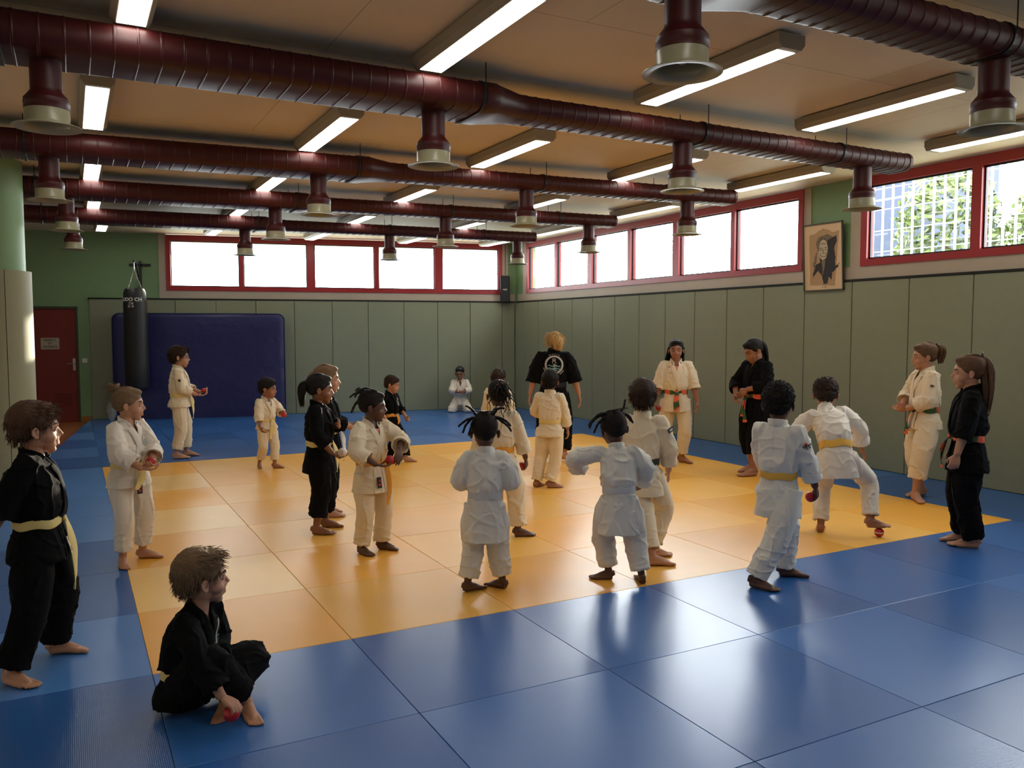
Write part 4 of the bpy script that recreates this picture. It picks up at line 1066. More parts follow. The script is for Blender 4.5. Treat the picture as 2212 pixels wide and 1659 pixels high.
def sleeve_mark(S, side, t, nrm_world, m, size, kind='logo'):
    """a small mark on the upper arm facing nrm_world"""
    J = S['_']; a, b_ = J['sh'][side], J['el'][side]; ax = (b_-a).normalized(); n_ = Vector(nrm_world); n_ = (n_-ax*n_.dot(ax)).normalized()
    c = a.lerp(b_, t); x = ax.cross(n_).normalized(); x = -x if kind == 'logo' and x.dot(Vector((0.883, -.469, 0))) < 0 else x
    dirp = None; body = J['jo']; # find the cloth surface by ray casting
    org = Vector(c+n_*.3)-ORG[body]; hit, loc_, nn_, idx = body.ray_cast(org, -n_)
    base = (loc_+ORG[body]) if hit else c+n_*.06
    M = Matrix(((x.x, -ax.x, n_.x, base.x+n_.x*.004), (x.y, -ax.y, n_.y, base.y+n_.y*.004), (x.z, -ax.z, n_.z, base.z+n_.z*.004), (0, 0, 0, 1)))
    e = MB()
    if kind == 'rect': e.box(-size*.9, size*.9, -size*.45, size*.45, -.004, .003, M); e.build('woven_tag', M_patch, body); e = MB(); e.box(-size*.5, size*.5, -size*.12, size*.12, .002, .005, M); e.build('tag_lettering', M_patchw, body); return
    if kind == 'dot': e.ell((0, 0, 0), (size, size*1.1, .006), 14, 6, M); e.build('sleeve_logo', M_patch, body); return
    e.mi = 1; e.ell((-size*.1, size*.25, 0), (size*.42, size*.42, .005), 16, 6, M); e.mi = 0
    for pts in ([(-1.1, .05), (-.7, .05)], [(-.9, .25), (-.92, -.35), (-.7, -.4)], [(-.45, .1), (-.5, -.3), (-.25, -.35), (-.2, .0), (-.2, -.75), (-.6, -.8)], [(.35, .1), (.3, -.3), (.6, -.35), (.62, .1)], [(.62, -.3), (.7, -.75), (.3, -.8)], [(.8, .1), (1.0, -.25), (1.2, .1)]):
        e.tube([M@Vector((x_*size, y_*size, .003)) for x_, y_ in pts], .0028, 5)
    e.build('sleeve_logo', [M_patch, M_patchr], body)
def ball(p, label, group='red foam balls of the throwing game', r=.035, m=None):
    e = MB(); e.ell((0, 0, 0), (r, r, r), 24, 16); o = e.build('ball', m or M_ball, None, smooth=80); o.location = p; ORG[o] = Vector(p)
    return tag(o, label, 'ball', group)

# ------------------------------------------------------------------ everybody in the hall
def A_(w, hand=None, palm=None, curl=.35, pole=None, **k):
    d = dict(w=w, curl=curl)
    if hand: d['hand'] = hand
    if palm: d['palm'] = palm
    if pole: d['pole'] = pole
    d.update(k); return d
def L_(at, toe, **k): d = dict(at=at, toe=toe); d.update(k); return d
DOWN_L = lambda **k: A_((-.165, .02, .43), (-.05, .1, -1), (1, 0, .1), pole=(-.6, -.7, -.1), **k)
DOWN_R = lambda **k: A_((.165, .02, .43), (.05, .1, -1), (-1, 0, .1), pole=(.6, -.7, -.1), **k)
PEOPLE = []
def add(**S): PEOPLE.append(S); return S
P1 = add(key=1, label='boy in black gi with whitish yellow belt standing at the left picture edge', H=1.31, yaw=-6, at=(-.475, .35), head=(16, 2, 0), seed=1, vox=.0046, hr=5.1,
    gi='black', belt='paleyellow', skin='fair', hair=('short', 'brown'), arm={'L': A_((-.15, .0, .50), (0, .1, -1), (1, 0, 0)), 'R': A_((.11, -.16, .50), (.1, -.3, -.8), (-.3, .9, 0), curl=.85, pole=(.6, -1, .1))},
    leg={'L': L_((-.42, .52), -18), 'R': L_((-.60, .20), -48)}, cuff=.93, trw=1.18, tail=(.23, .27), splay=(-.02, .03), bw=.0165, slv=.35, srad=1.15, shrug=.012, hem=-.07, jw=1.05)
P2 = add(key=2, label='girl in white gi with messy bun and yellow belt, standing left holding red ball', H=1.245, yaw=-48, at=(.04, 2.20), head=(42, 4, 0), seed=2, vox=.0056,
    gi='white', belt='paleyellow', skin='fair', hair=('bun', 'blond'), arm={'L': A_((-.01, .17, .60), (.9, .3, -.1), (0, -.3, 1), curl=.5, pole=(-1, -.4, -.3)), 'R': A_((.075, .165, .575), (-.9, .35, 0), (0, -.2, 1), curl=.5, pole=(1, -.4, -.3))},
    leg={'L': L_((.12, 2.29), -18), 'R': L_((-.02, 2.15), -85)}, cuff=.80, tail=(.10, .13), splay=(.03, .06), slv=.68, srad=1.2, hem=-.05)
P4 = add(key=4, label='boy with glasses in cream gi standing in profile before navy crash mat', H=1.44, yaw=-12, at=(.95, 7.38), head=(6, 4, 0), seed=4, vox=.008, glasses=True,
    gi='cream', belt='paleyellow', skin='fair', hair=('short', 'dkbrown'), arm={'L': A_((-.03, .165, .605), (.3, 1, .1), (.3, 0, 1), curl=.6), 'R': A_((.05, .15, .58), (-.1, 1, 0), (0, 0, 1), curl=.5)},
    leg={'L': L_((1.03, 7.48), -20), 'R': L_((.88, 7.28), -5)}, cuff=.82, tail=(.13, .22), splay=(-.02, .03), hem=-.035)
P5 = add(key=5, label='small boy in loose open cream jacket over white shirt standing before crash mat', H=1.04, yaw=-60, at=(1.78, 5.97), head=(36, 8, 0), seed=5, vox=.0075, hr=4.2, shirt='white', vneck=(.10, .055),
    gi='cream', belt='cream', skin='tan', hair=('flat', 'black'), arm={'L': A_((-.17, .10, .60), (-.1, .5, .7), (.8, .2, .2), curl=.7, pole=(-1, -.3, -.8)), 'R': A_((.17, .08, .50), (-.3, .5, -.6), (-.8, 0, .3), curl=.5, pole=(1, -.6, 0))},
    leg={'L': L_((1.86, 5.93), -30), 'R': L_((1.70, 6.02), -100, pitch=22)}, cuff=.80, hem=-.04, tail=(.17, .22), splay=(.0, .05), slv=.6, srad=1.15, fat=1.05)
BELT['cream'] = BELT['paleyellow']
P6 = add(key=6, label='girl in black gi with dark ponytail holding white and red ball at her waist', H=1.29, yaw=-24, at=(1.50, 2.50), head=(14, 6, 0), seed=6, vox=.0058,
    gi='black', belt='paleyellow', skin='brown', hair=('pony', 'black'), tiew=True, tail_len=.85, tail_vol=.2, arm={'L': A_((-.02, .125, .68), (.9, .1, .5), (.1, -1, .2), curl=.15, pole=(-1, .2, -.6)), 'R': A_((.12, .10, .53), (-.1, 1, -.3), (.25, .5, .9), curl=.55, pole=(.6, -1, 0))},
    leg={'L': L_((1.57, 2.60), -22), 'R': L_((1.44, 2.40), -30)}, cuff=.70, trw=1.15, tail=(.15, .19), splay=(-.01, .03))
P7 = add(key=7, label='light brown haired child in black gi half hidden behind the ponytailed girl', H=1.34, yaw=-20, at=(1.72, 3.06), head=(8, 4, 0), seed=7, vox=.0075,
    gi='black', belt='white', skin='fair', hair=('pony', 'blond'), tail_len=.8, arm={'L': A_((-.08, .16, .60), (.2, 1, 0), None), 'R': A_((.06, .18, .60), (-.5, 1, 0), None)},
    leg={'L': L_((1.72, 3.16), -20), 'R': L_((1.69, 2.97), -15)}, cuff=.88, tail=(.13, .20), splay=(-.02, .06))
P8 = add(key=8, label='girl in white gi with black braids and long yellow belt holding red ball', H=1.20, yaw=-66, at=(1.67, 1.65), head=(44, 6, 0), seed=8, vox=.0054, shirt='pink', vneck=(.19, .045),
    gi='cream', belt='orange', skin='dark', hair=('braids', 'afro'), spots=[(-.05, -.30, .95, -.2, -.9, .7, .5), (.05, -.33, .93, .5, -.9, .6, .45), (-.15, -.28, .93, -.8, -.7, .5, .5), (.12, -.30, .9, .3, -.9, .2, .5), (0, -.1, 1.0, .1, -.9, .7, .45), (-.1, -.42, .62, -.1, -.9, -.1, .5), (.1, -.42, .6, .2, -.8, -.3, .45), (.2, -.1, .97, .5, -.7, .5, .35)],
    arm={'L': A_((-.05, .20, .665), (.5, .3, -.75), (.2, -.4, -.9), curl=.45, pole=(-1, 0, -.2)), 'R': A_((.10, .15, .585), (-.9, .45, .0), (0, -.2, 1), curl=.45, pole=(1, -.6, -.2))},
    leg={'L': L_((1.76, 1.70), -45), 'R': L_((1.59, 1.66), -75)}, cuff=.93, trw=1.08, tail=(.0, .27), splay=(0, .015), knot=-.055, slv=.62, srad=1.2)
P9 = add(key=9, label='short haired boy in black gi with yellow belt standing with one foot forward', H=1.14, yaw=-52, at=(3.31, 5.82), head=(20, 14, 0), seed=9, vox=.0078,
    gi='black', belt='orange', skin='fair', hair=('flat', 'dkbrown'), arm={'L': A_((-.13, .12, .50), (0, .6, -.8), (.6, .2, .1), curl=.9, pole=(-.8, -.8, 0)), 'R': A_((.16, .05, .48), (0, .2, -1), (-1, 0, 0))},
    leg={'L': L_((3.45, 5.62), -25), 'R': L_((3.30, 5.92), -60)}, cuff=.90, trw=1.1, tail=(.10, .0), splay=(.01, .03))
P10 = add(key=10, label='boy with glasses and black head cloth kneeling in white gi by the back wall', H=1.38, yaw=-112, at=(6.78, 11.28), head=(-10, 10, 0), seed=10, vox=.0085, glasses=True, hip=.155, hipoff=(0, -.05), lean=(6, 0),
    gi='white', belt=None, skin='tan', hair=('cap', 'black'), arm={'L': A_((-.015, .13, .31), (.8, .4, -.2), (0, -.3, 1), pole=(-1, -.4, -.2)), 'R': A_((.015, .14, .30), (-.8, .4, -.2), (0, -.3, 1), pole=(1, -.4, -.2))},
    leg={'L': L_((6.90, 11.36), 68, pole=(-.25, 1, .35), z=-.02), 'R': L_((6.74, 11.43), 68, pole=(.25, 1, .35), z=-.02)}, hem=-.05, vneck=(.13, .05))
P11 = add(key=11, label='adult with blond ponytail in black gi with emblem on the back, walking away', H=1.69, yaw=62, at=(5.18, 4.86), head=(-3, 14, 4), seed=11, vox=.0078, hr=6.6, face=False,
    gi='black', belt='black', skin='fair', hair=('loose', 'gold'), tail_len=.75, tail_vol=.30, tail_dir=(.16, 0, 0), arm={'L': A_((-.195, .01, .44), (-.1, .2, -1), (1, 0, 0), pole=(-.8, -.6, 0)), 'R': A_((.215, -.0, .45), (.2, .1, -1), (-1, 0, 0), pole=(.8, -.6, 0))},
    leg={'L': L_((5.09, 4.98), 65), 'R': L_((5.27, 4.74), 20, pitch=6)}, cuff=.88, trw=1.1, slv=.35, srad=1.25, tail=(.14, .0), lean=(3, 1))
P12 = add(key=12, label='dark haired boy in cream gi seen from behind, hiding the walking adult', H=1.23, yaw=44, at=(4.19, 3.27), head=(10, 3, 0), seed=12, vox=.0066,  face=False,
    gi='cream', belt='cream', skin='tan', hair=('short', 'black'), arm={'L': A_((-.07, .15, .60), (.6, .5, 0), None, pole=(-1, -.5, -.5)), 'R': A_((.14, .10, .47), (0, .3, -1), (-1, 0, 0), pole=(1, -.7, 0))},
    leg={'L': L_((4.06, 3.33), 25), 'R': L_((4.17, 3.24), -25)}, cuff=.93, trw=1.05, slv=.78, srad=1.0, jw=.94, tail=(.0, .0), hem=-.06)
P13 = add(key=13, label='brown haired child in pale gi mostly hidden behind the child with locks', H=1.18, yaw=50, at=(4.28, 4.66), head=(-4, 0, 0), seed=13, vox=.0078, face=False,
    gi='cream', belt='white', skin='fair', hair=('short', 'dkbrown'), arm={'L': DOWN_L(), 'R': DOWN_R()}, leg={'L': L_((4.20, 4.70), 60), 'R': L_((4.36, 4.60), 45)}, tail=(0, 0))
P14 = add(key=14, label='child with black locks tied up, white gi and orange belt, ball in right hand', H=1.25, yaw=57, at=(2.745, 1.645), head=(8, 5, 0), seed=14, vox=.0056, face=False,
    gi='cream', belt='orange', skin='dark', hair=('locs', 'afro'), arm={'L': A_((-.16, .07, .47), (0, .2, -1), (1, 0, 0)), 'R': A_((.185, .06, .455), (.0, .25, -1), (-.95, .2, 0), curl=.65, pole=(.8, -.7, 0))},
    leg={'L': L_((2.72, 1.68), 30), 'R': L_((2.87, 1.55), -18)}, cuff=.88, trw=1.2, slv=.70, srad=1.12, tail=(0, 0), jw=1.0, bw=.021)
P15 = add(key=15, label='small child with two hair tufts in bluish white gi, back turned, front centre', H=1.10, yaw=62, at=(2.02, .42), head=(4, 8, 0), seed=15, vox=.005, hr=4.5, face=False, foldamp=1.1,
    gi='cool', belt='cool', skin='dark', hair=('braids', 'afro'), spots=[(-.22, -.15, .93, -.5, -.1, 1, .40), (-.27, -.2, .86, -1, 0, .1, .5), (-.27, -.1, .88, -.9, .2, -.3, .55), (-.25, -.28, .84, -1, -.3, -.5, .5), (.22, -.15, .93, .6, -.1, 1, .42), (.26, -.2, .86, .9, -.1, .2, .5), (.27, -.1, .88, 1, .1, -.1, .62), (.2, -.05, .97, .4, .2, .8, .25)],
    arm={'L': A_((-.10, .15, .63), (.7, .7, 0), None, pole=(-.6, -.8, -.7)), 'R': A_((.10, .15, .63), (-.7, .7, 0), None, pole=(.6, -.8, -.7))},
    leg={'L': L_((1.905, .45), 5), 'R': L_((2.135, .40), 118)}, cuff=.84, trw=1.22, hem=-.205, slv=.75, srad=1.32, tail=(0, 0), bw=.024, jw=1.0, beltz=.07)
P16 = add(key=16, label='small child with two hair tufts in bluish white gi leaning left, arms spread', H=1.10, yaw=62, at=(2.89, .17), head=(16, 8, -6), seed=16, vox=.0052, hr=4.5, face=False, lean=(4, -4), twist=-4, foldamp=1.1,
    gi='cool', belt='cool', skin='dark', hair=('braids', 'afro'), spots=[(-.2, -.15, .93, -.9, -.1, .5, .45), (-.24, -.1, .90, -1, .1, .2, .60), (-.27, -.2, .84, -.9, 0, -.3, .55), (-.24, -.05, .93, -.7, .3, .2, .6), (.2, -.15, .93, .7, -.1, .8, .38), (.26, -.2, .86, 1, -.1, .1, .42), (.25, -.1, .88, .9, .1, .3, .45)],
    arm={'L': A_((-.235, .13, .66), (-.2, 1, .3), None, pole=(-1, -.3, .1)), 'R': A_((.155, .15, .57), (.1, 1, -.2), None, pole=(1, -.6, -.1))},
    leg={'L': L_((2.86, .24), 148), 'R': L_((3.00, .06), 66)}, cuff=.83, trw=1.25, hem=-.20, slv=.78, srad=1.32, tail=(0, 0), bw=.022, jw=1.0, beltz=.07)
P17 = add(key=17, label='brown haired boy in off-white gi with dark belt behind the leaning small child', H=1.34, yaw=50, at=(3.37, .56), head=(6, 0, 0), seed=17, vox=.0058, face=False,
    gi='cream', belt='dark', skin='fair', hair=('short', 'dkbrown'), arm={'L': A_((-.14, .12, .50), (0, .4, -1), (1, 0, 0)), 'R': A_((.14, .08, .475), (0, .3, -1), (-1, 0, 0), curl=.6, pole=(.8, -.7, 0))},
    leg={'L': L_((3.32, .36), -28), 'R': L_((3.46, .56), -25)}, cuff=.82, slv=.66, srad=1.05, jw=.92, tail=(.0, .0))
P18 = add(key=18, label='girl with long loose dark hair in cream gi facing the camera, red ball in hand', H=1.56, yaw=-124, at=(6.46, 3.98), head=(-6, 2, 0), seed=18, vox=.0075, hr=5.8, shirt='pink', vneck=(.20, .042),
    gi='cream', belt='mixed', skin='tan', hair=('long', 'black'), tail_dir=(.75, 0, 0), arm={'L': A_((-.185, .04, .435), (-.05, .1, -1), (1, .1, 0), curl=.5, pole=(-.8, -.6, 0)), 'R': A_((.18, .05, .435), (-.05, .15, -1), (-1, .2, 0), curl=.7, pole=(.8, -.6, 0))},
    leg={'L': L_((6.52, 3.93), -80), 'R': L_((6.36, 4.12), -130)}, cuff=.86, slv=.30, srad=1.1, jw=.94, tail=(.13, .15), splay=(-.004, .012), hem=-.09)
P19 = add(key=19, label='girl in black gi with long ponytail looking down, hands on orange green belt', H=1.60, yaw=178, at=(6.72, 2.84), head=(-10, 26, 0), seed=19, vox=.0072, hr=5.9,
    gi='black', belt='mixed', skin='tan', hair=('pony', 'black'), tiew=True, tail_len=1.35, tail_vol=.16, tail_dir=(0, -.3, 0), arm={'L': A_((-.03, .115, .625), (.5, .3, -.8), (.3, -.8, 0), curl=.3, pole=(-1, -.4, -.2)), 'R': A_((.05, .15, .59), (-.2, .4, -.8), (-.8, -.3, 0), curl=.6, pole=(1, -.2, -.2))},
    leg={'L': L_((6.60, 2.75), 170), 'R': L_((6.80, 2.97), 168)}, cuff=.52, trw=1.15, slv=.66, tail=(.19, .15), splay=(-.01, .02), hem=-.085)
P20 = add(key=20, label='boy with short curly hair, sleeve logo and yellow belt, back turned at front right', H=1.34, yaw=20, at=(3.80, -.35), head=(14, 0, 0), seed=20, vox=.0052, face=False, lean=(-3, 0),
    gi='cool', belt='yellow', skin='dark', hair=('afro', 'afro'), arm={'L': A_((-.09, .13, .50), (0, .3, -1), (1, 0, 0)), 'R': A_((.15, .11, .455), (.0, .4, -1), (-.95, -.2, 0), curl=.75, pole=(.8, -.7, 0))},
    leg={'L': L_((3.95, -.27), -38), 'R': L_((3.60, -.36), -70)}, cuff=.97, trw=1.15, slv=.70, srad=1.05, jw=.90, tail=(.14, .10), splay=(.02, .03), hem=-.135)
P21 = add(key=21, label='boy in white gi with yellow belt bending forward, right foot on a ball', H=1.34, yaw=52, at=(5.16, .48), head=(-12, 22, 0), seed=21, vox=.0062, face=False, lean=(42, -10), hipoff=(.07, -.03), hip=.475, jw=.96,
    gi='white', belt='yellow', skin='tan', hair=('afro', 'dkbrown'), arm={'L': A_((-.20, .16, .46), (0, .2, -1), (1, 0, 0), pole=(-1, -.3, .3)), 'R': A_((.27, .20, .50), (.5, .3, -.9), (-1, 0, 0), pole=(1, -.4, .4))},
    leg={'L': L_((5.16, .49), 40), 'R': L_((5.39, .19), -32, z=.075)}, cuff=.87, slv=.72, srad=1.15, tail=(.0, .0), hem=-.13, bw=.022)
P22 = add(key=22, label='girl with curly ponytail in white gi facing left, hands joined over belt', H=1.555, yaw=150, at=(7.16, 1.00), head=(-14, 6, 0), seed=22, vox=.0066, hr=5.8,
    gi='cream', belt='mixed', skin='fair', hair=('puff', 'auburn'), tail_len=.75, arm={'L': A_((-.015, .118, .575), (.8, .4, -.1), (0, -.3, 1), curl=.5, pole=(-1, -.5, -.4)), 'R': A_((.055, .12, .59), (-.8, .4, -.1), (0, -.2, 1), curl=.5, pole=(1, -.3, -.2))},
    leg={'L': L_((7.00, .96), 236), 'R': L_((7.26, 1.08), 168)}, cuff=.58, trw=1.12, slv=.55, srad=1.08, jw=.94, tail=(.14, .16), splay=(-.02, .0), hem=-.05)
P23 = add(key=23, label='girl in black gi with long wavy ponytail standing in profile at far right', H=1.48, yaw=128, at=(5.78, -.36), head=(-2, 4, 0), seed=23, vox=.0056, hr=5.6,
    gi='black', belt='mixed', skin='fair', hair=('wavy', 'auburn'), tail_len=1.7, tail_vol=.25, arm={'L': A_((-.16, .075, .435), (0, .2, -1), (1, 0, 0), curl=.8, pole=(-.5, -.9, 0)), 'R': A_((.15, .06, .44), (0, .2, -1), (-1, 0, 0))},
    leg={'L': L_((5.80, -.42), 128), 'R': L_((5.90, -.28), 135)}, cuff=.95, trw=1.15, slv=.45, srad=1.1, tail=(.12, .17), splay=(.05, .02), hem=-.10)
P3 = add(key=3, label='blond boy in black gi sitting cross-legged on the blue mat in front', H=1.17, yaw=-36, at=(.12, -.45), head=(44, 2, 0), seed=3, vox=.0044, hr=4.6, hip=.085, hipoff=(0, -.02), lean=(20, 4),
    gi='black', belt='paleyellow', skin='fair', hair=('short', 'blond'), arm={'L': A_((-.02, .10, .17), (.5, .6, -.4), (0, 0, -1), pole=(-1, -.3, -.2)), 'R': A_((.19, .25, .095), (-.05, .9, -.25), (-.1, .1, -1), curl=.75, pole=(1, -.4, 0))},
    leg={'L': L_((.25, -.56), -112, pole=(-1, .9, .25), cuff=.78, z=-.01), 'R': L_((.335, -.65), -85, pole=(.5, .5, 1.1), cuff=.80, z=-.005)}, trw=1.22, slv=.80, srad=1.1, tail=(.0, .0), hem=-.06, beltz=.06)

for S in PEOPLE:
    build_person(S)
def ok(*Ps): return all('_' in p for p in Ps)
if ok(P11): emblem(P11, 0, .225, .108*1.1, -1)
if ok(P3): emblem(P3, -.075, .215, .062, 1)
if ok(P9): emblem(P9, -.06, .22, .05, 1)
if ok(P2): emblem(P2, -.062, .22, .05, 1); patch(P2, .035, -.055, .045, .075, M_patch, 1, stripes=[(-.2, -.3, .2, -.1), (-.1, 0, .3, .2)])
if ok(P8): patch(P8, .028, -.045, .04, .08, M_patch, 1, stripes=[(-.3, -.3, .3, -.1), (-.1, .05, .3, .25)])
if ok(P1): patch(P1, .02, -.02, .055, .085, M_patchw, 1, stripes=[(-.3, -.4, .1, -.1), (-.05, -.1, .4, .15), (-.3, .2, .2, .35)])
if ok(P20): sleeve_mark(P20, 'R', .42, (-.3, -.95, 0), M_patch, .027)
if ok(P22): sleeve_mark(P22, 'L', .45, (-.75, -.66, 0), M_patch, .018)
if ok(P4): sleeve_mark(P4, 'R', .55, (-.1, -1, 0), M_patch, .016, 'dot')
if ok(P17): sleeve_mark(P17, 'R', .35, (.3, -.95, .2), M_patch, .036, 'rect')

def hb(S, side, off=(0, 0, 0)): return S['_ball'][side]+Vector(off)
def mid2(S): return (S['_ball']['L']+S['_ball']['R'])/2
if ok(P1): ball(hb(P1, 'R'), 'red ball in hand of the boy at the left picture edge')
if ok(P2): ball(mid2(P2), 'red ball in both hands of the bun-haired girl in white')
if ok(P3): ball(hb(P3, 'R', (0, 0, .0)), 'red ball under the hand of the boy sitting in front')
if ok(P4): ball(mid2(P4), 'small red ball in the hands of the boy with glasses by crash mat', r=.03)
if ok(P5): ball(hb(P5, 'L'), 'red ball in left hand of the small boy with open jacket', r=.033)
if ok(P6):
    o = ball(hb(P6, 'R'), 'white ball with red print in hand of ponytailed girl in black', r=.038, m=mat('white_ball_skin', srgb(215, 205, 195), .45))
    c = hb(P6, 'R'); e = MB(); q = Vector((-.45, -.88, .1)).normalized(); x = Vector((.88, -.45, 0)); z = q.cross(x)
    e.tube([c+(q*.036+x*a+z*b).normalized()*.0385 for a, b in ((-.012, .012), (.010, .014), (.012, 0), (-.004, -.002), (-.006, -.016), (.012, -.016))], .0025, 5); e.build('red_print', M_patchr, o)
if ok(P8): ball((P8['_ball']['R']*.6+P8['_ball']['L']*.4), 'red ball between both hands of the braided girl with orange belt')
if ok(P14): ball(hb(P14, 'R'), 'red ball in right hand of the child with locks')
if ok(P18): ball(hb(P18, 'R'), 'red ball in hand of the long haired girl facing us', r=.032)
if ok(P20): ball(hb(P20, 'R'), 'red ball in right hand of the boy with the sleeve logo')
if ok(P22): ball(mid2(P22), 'red ball cupped in both hands of the girl in white facing left', r=.03)
if ok(P16): ball(Vector((3.10, .27, .60)), 'red ball peeking out beside the leaning small child') if False else None
ball((5.24, 4.60, .035), 'red ball lying on yellow mat behind the boy in cream gi')
o = ball((5.445, .150, .039), 'red and white ball under right foot of the bending boy', r=.038, m=M_ball)
e = MB(); e.ell((5.445, .150, .039), (.0388, .0388, .02), 24, 12); e.build('white_band', M_patchw, o, smooth=80)

# ------------------------------------------------------------------ crash mat, punch bag, speaker, portrait
def wallM(u, off, z=0): return BM @ Matrix.Translation((u, -off, z))
cm = MB(); u0, u1 = ub(.46), ub(3.50); ut = .0
rings = []; hgt = 2.0; thk = .30; r_ = .13; n = 40
outline = []
for cx_, cz_, a0 in ((u1-r_, hgt-r_, 0), (u0+r_, hgt-r_, 90)):
    for k in range(9): a = R(a0+90*k/8); outline.append((cx_+r_*math.cos(a), cz_+r_*math.sin(a)))
for k in range(1, 12): outline.append((u0, (hgt-r_)*(1-k/12)))
outline.append((u0, .0))
for k in range(1, 14): outline.append((u0+(u1-u0)*k/14, .0))
outline.append((u1, .0))
for k in range(1, 12): outline.append((u1, (hgt-r_)*k/12))
cx_, cz_ = (u0+u1)/2, hgt/2
def cmr(off, s): return [BM @ Vector((cx_+(x-cx_)*s, -off-(.0 if True else 0)-.05*(1-z/hgt), max(.002, cz_+(z-cz_)*s) if z > .01 else .002)) for x, z in outline]
cm.loft([cmr(.04, .985), cmr(.05, 1), cmr(.15, 1.004), cmr(thk-.04, 1), cmr(thk-.02, .985), cmr(thk, .93), cmr(thk+.004, .5), cmr(thk, .1)])
cmo = cm.build('crash_mat', M_big, None, smooth=50, origin=BM @ Vector((cx_, -.17, 0)))
tag(cmo, 'thick navy blue vinyl crash mat leaning against the back wall pads', 'crash mat')
e = MB()
for off in (.07, thk-.03): e.tube([BM @ Vector((x, -off-.05*(1-z/hgt), max(z, .008))) for x, z in [(cx_+(x-cx_)*1.003, cz_+(z-cz_)*1.003) for x, z in outline]], .007, 6, closed=True)
e.build('piping', mat('navy_piping', srgb(36, 44, 96), .5), cmo)
e = MB()
for k in range(3): e.box(u1+.0, u1+.012, -.24, -.12, .4+.5*k, .5+.5*k, BM)
e.build('side_strap', M_black, cmo)
# punch bag hanging from its wall bracket
BU, BOFF = ub(.93), .80
bc = BM @ Vector((BU, -BOFF, 0))
bk = empty('bag_bracket', BM @ Vector((BU, 0, 2.88)), 'black steel wall bracket with arm holding the punch bag', 'bracket')
e = MB(); e.box(BU-.19, BU+.19, -.03, 0, 2.90, 2.95, BM, c=.004)
for s_ in (-.15, .12): e.ell((0, 0, 0), (.012, .012, .012), 8, 6, BM @ Matrix.Translation((BU+s_, -.032, 2.925)))
e.build('cross_plate', M_black, bk)
e = MB(); e.box(BU-.025, BU+.025, -.03, 0, 2.45, 3.0, BM, c=.003); e.build('upright', M_black, bk)
e = MB(); e.tube([BM @ Vector((BU, -.02, 2.93)), BM @ Vector((BU, -BOFF-.03, 2.93))], .022, 8); e.build('arm', M_black, bk)
e = MB(); e.tube([BM @ Vector((BU, -.02, 2.5)), BM @ Vector((BU, -BOFF*.7, 2.91))], .014, 8); e.build('brace', M_black, bk)
bag = empty('punch_bag', (bc.x, bc.y, .57), 'long black punch bag with white lettering hanging by chains near crash mat', 'punch bag')
zb0, zb1, rb = .57, 2.44, .205
e = MB(); e.lathe([(.02, zb0), (.12, zb0+.005), (.18, zb0+.03), (rb, zb0+.09), (rb+.004, zb0+.5), (rb, zb0+1.0), (rb-.004, zb1-.3), (rb-.012, zb1-.09), (rb-.03, zb1-.03), (rb-.05, zb1), (rb-.06, zb1-.02), (rb-.065, zb1-.05), (.02, zb1-.06)], bc.x, bc.y, 40)
bo = e.build('bag', M_bag, bag, smooth=50)
e = MB()
for k in range(4):
    a = R(45+90*k); p0 = Vector((bc.x+(rb-.035)*math.cos(a), bc.y+(rb-.035)*math.sin(a), zb1-.03)); p1 = Vector((bc.x, bc.y, 2.78))
    for q in range(11):
        c0 = p0.lerp(p1, q/11); c1 = p0.lerp(p1, (q+1.25)/11); d = (c1-c0).normalized(); s_ = d.orthogonal().normalized() if q % 2 else d.cross(d.orthogonal()).normalized(); l = (c1-c0).length/2; cc = (c0+c1)/2
        e.tube([cc+d*l*math.cos(t_*1.0472)+s_*.008*math.sin(t_*1.0472) for t_ in range(6)], .0035, 5, closed=True)
e.tube([Vector((bc.x, bc.y, 2.76)), Vector((bc.x, bc.y, 2.915))], .008, 6)
e.build('chains', M_steel, bag, smooth=60)
vd = (Vector((CAM_LOC.x, CAM_LOC.y, 0))-Vector((bc.x, bc.y, 0))); ang_c = math.atan2(vd.y, vd.x)
def bag_text(s, size, z, dx, bold=.001):
    vs, fs = text_mesh(s, size, Matrix.Identity(4), bold=bold); e = MB(); out = []
    for v in vs:
        a = ang_c-.34+(v.x+dx)/rb; r2 = rb+.006+v.z
        out.append((bc.x+r2*math.cos(a), bc.y+r2*math.sin(a), z+v.y))
    e.add(out, fs); return e
for s_, sz, z_ in (('JUDO CH', .088, 2.235), ('柔道', .045, 2.165), ('日 本', .05, 2.11)):
    bag_text(s_, sz, z_, 0, .0022 if sz > .08 else .0006).build('lettering', M_white, bo, fix=False)
# crumpled clear plastic bag beside the crash mat
e = MB(); pc = BM @ Vector((ub(.47), -.62, 0)); e.ell((pc.x, pc.y, .21), (.075, .075, .20), 20, 16)
e.v = [(pc.x+(x-pc.x)*(1+.5*noise.noise(Vector((x*14, y*14, z*11)))), pc.y+(y-pc.y)*(1+.5*noise.noise(Vector((x*14+3, y*14, z*11)))), max(.003, z+.03*noise.noise(Vector((x*20, y*20, z*20))))) for x, y, z in e.v]
M_clear = mat('clear_crumpled_plastic', srgb(170, 178, 176), .25); M_clear.node_tree.nodes['Principled BSDF'].inputs['Alpha'].default_value = .35
tag(e.build('plastic_bag', M_clear, None, origin=(pc.x, pc.y, 0)), 'crumpled clear plastic bag standing by the left end of crash mat', 'plastic bag')
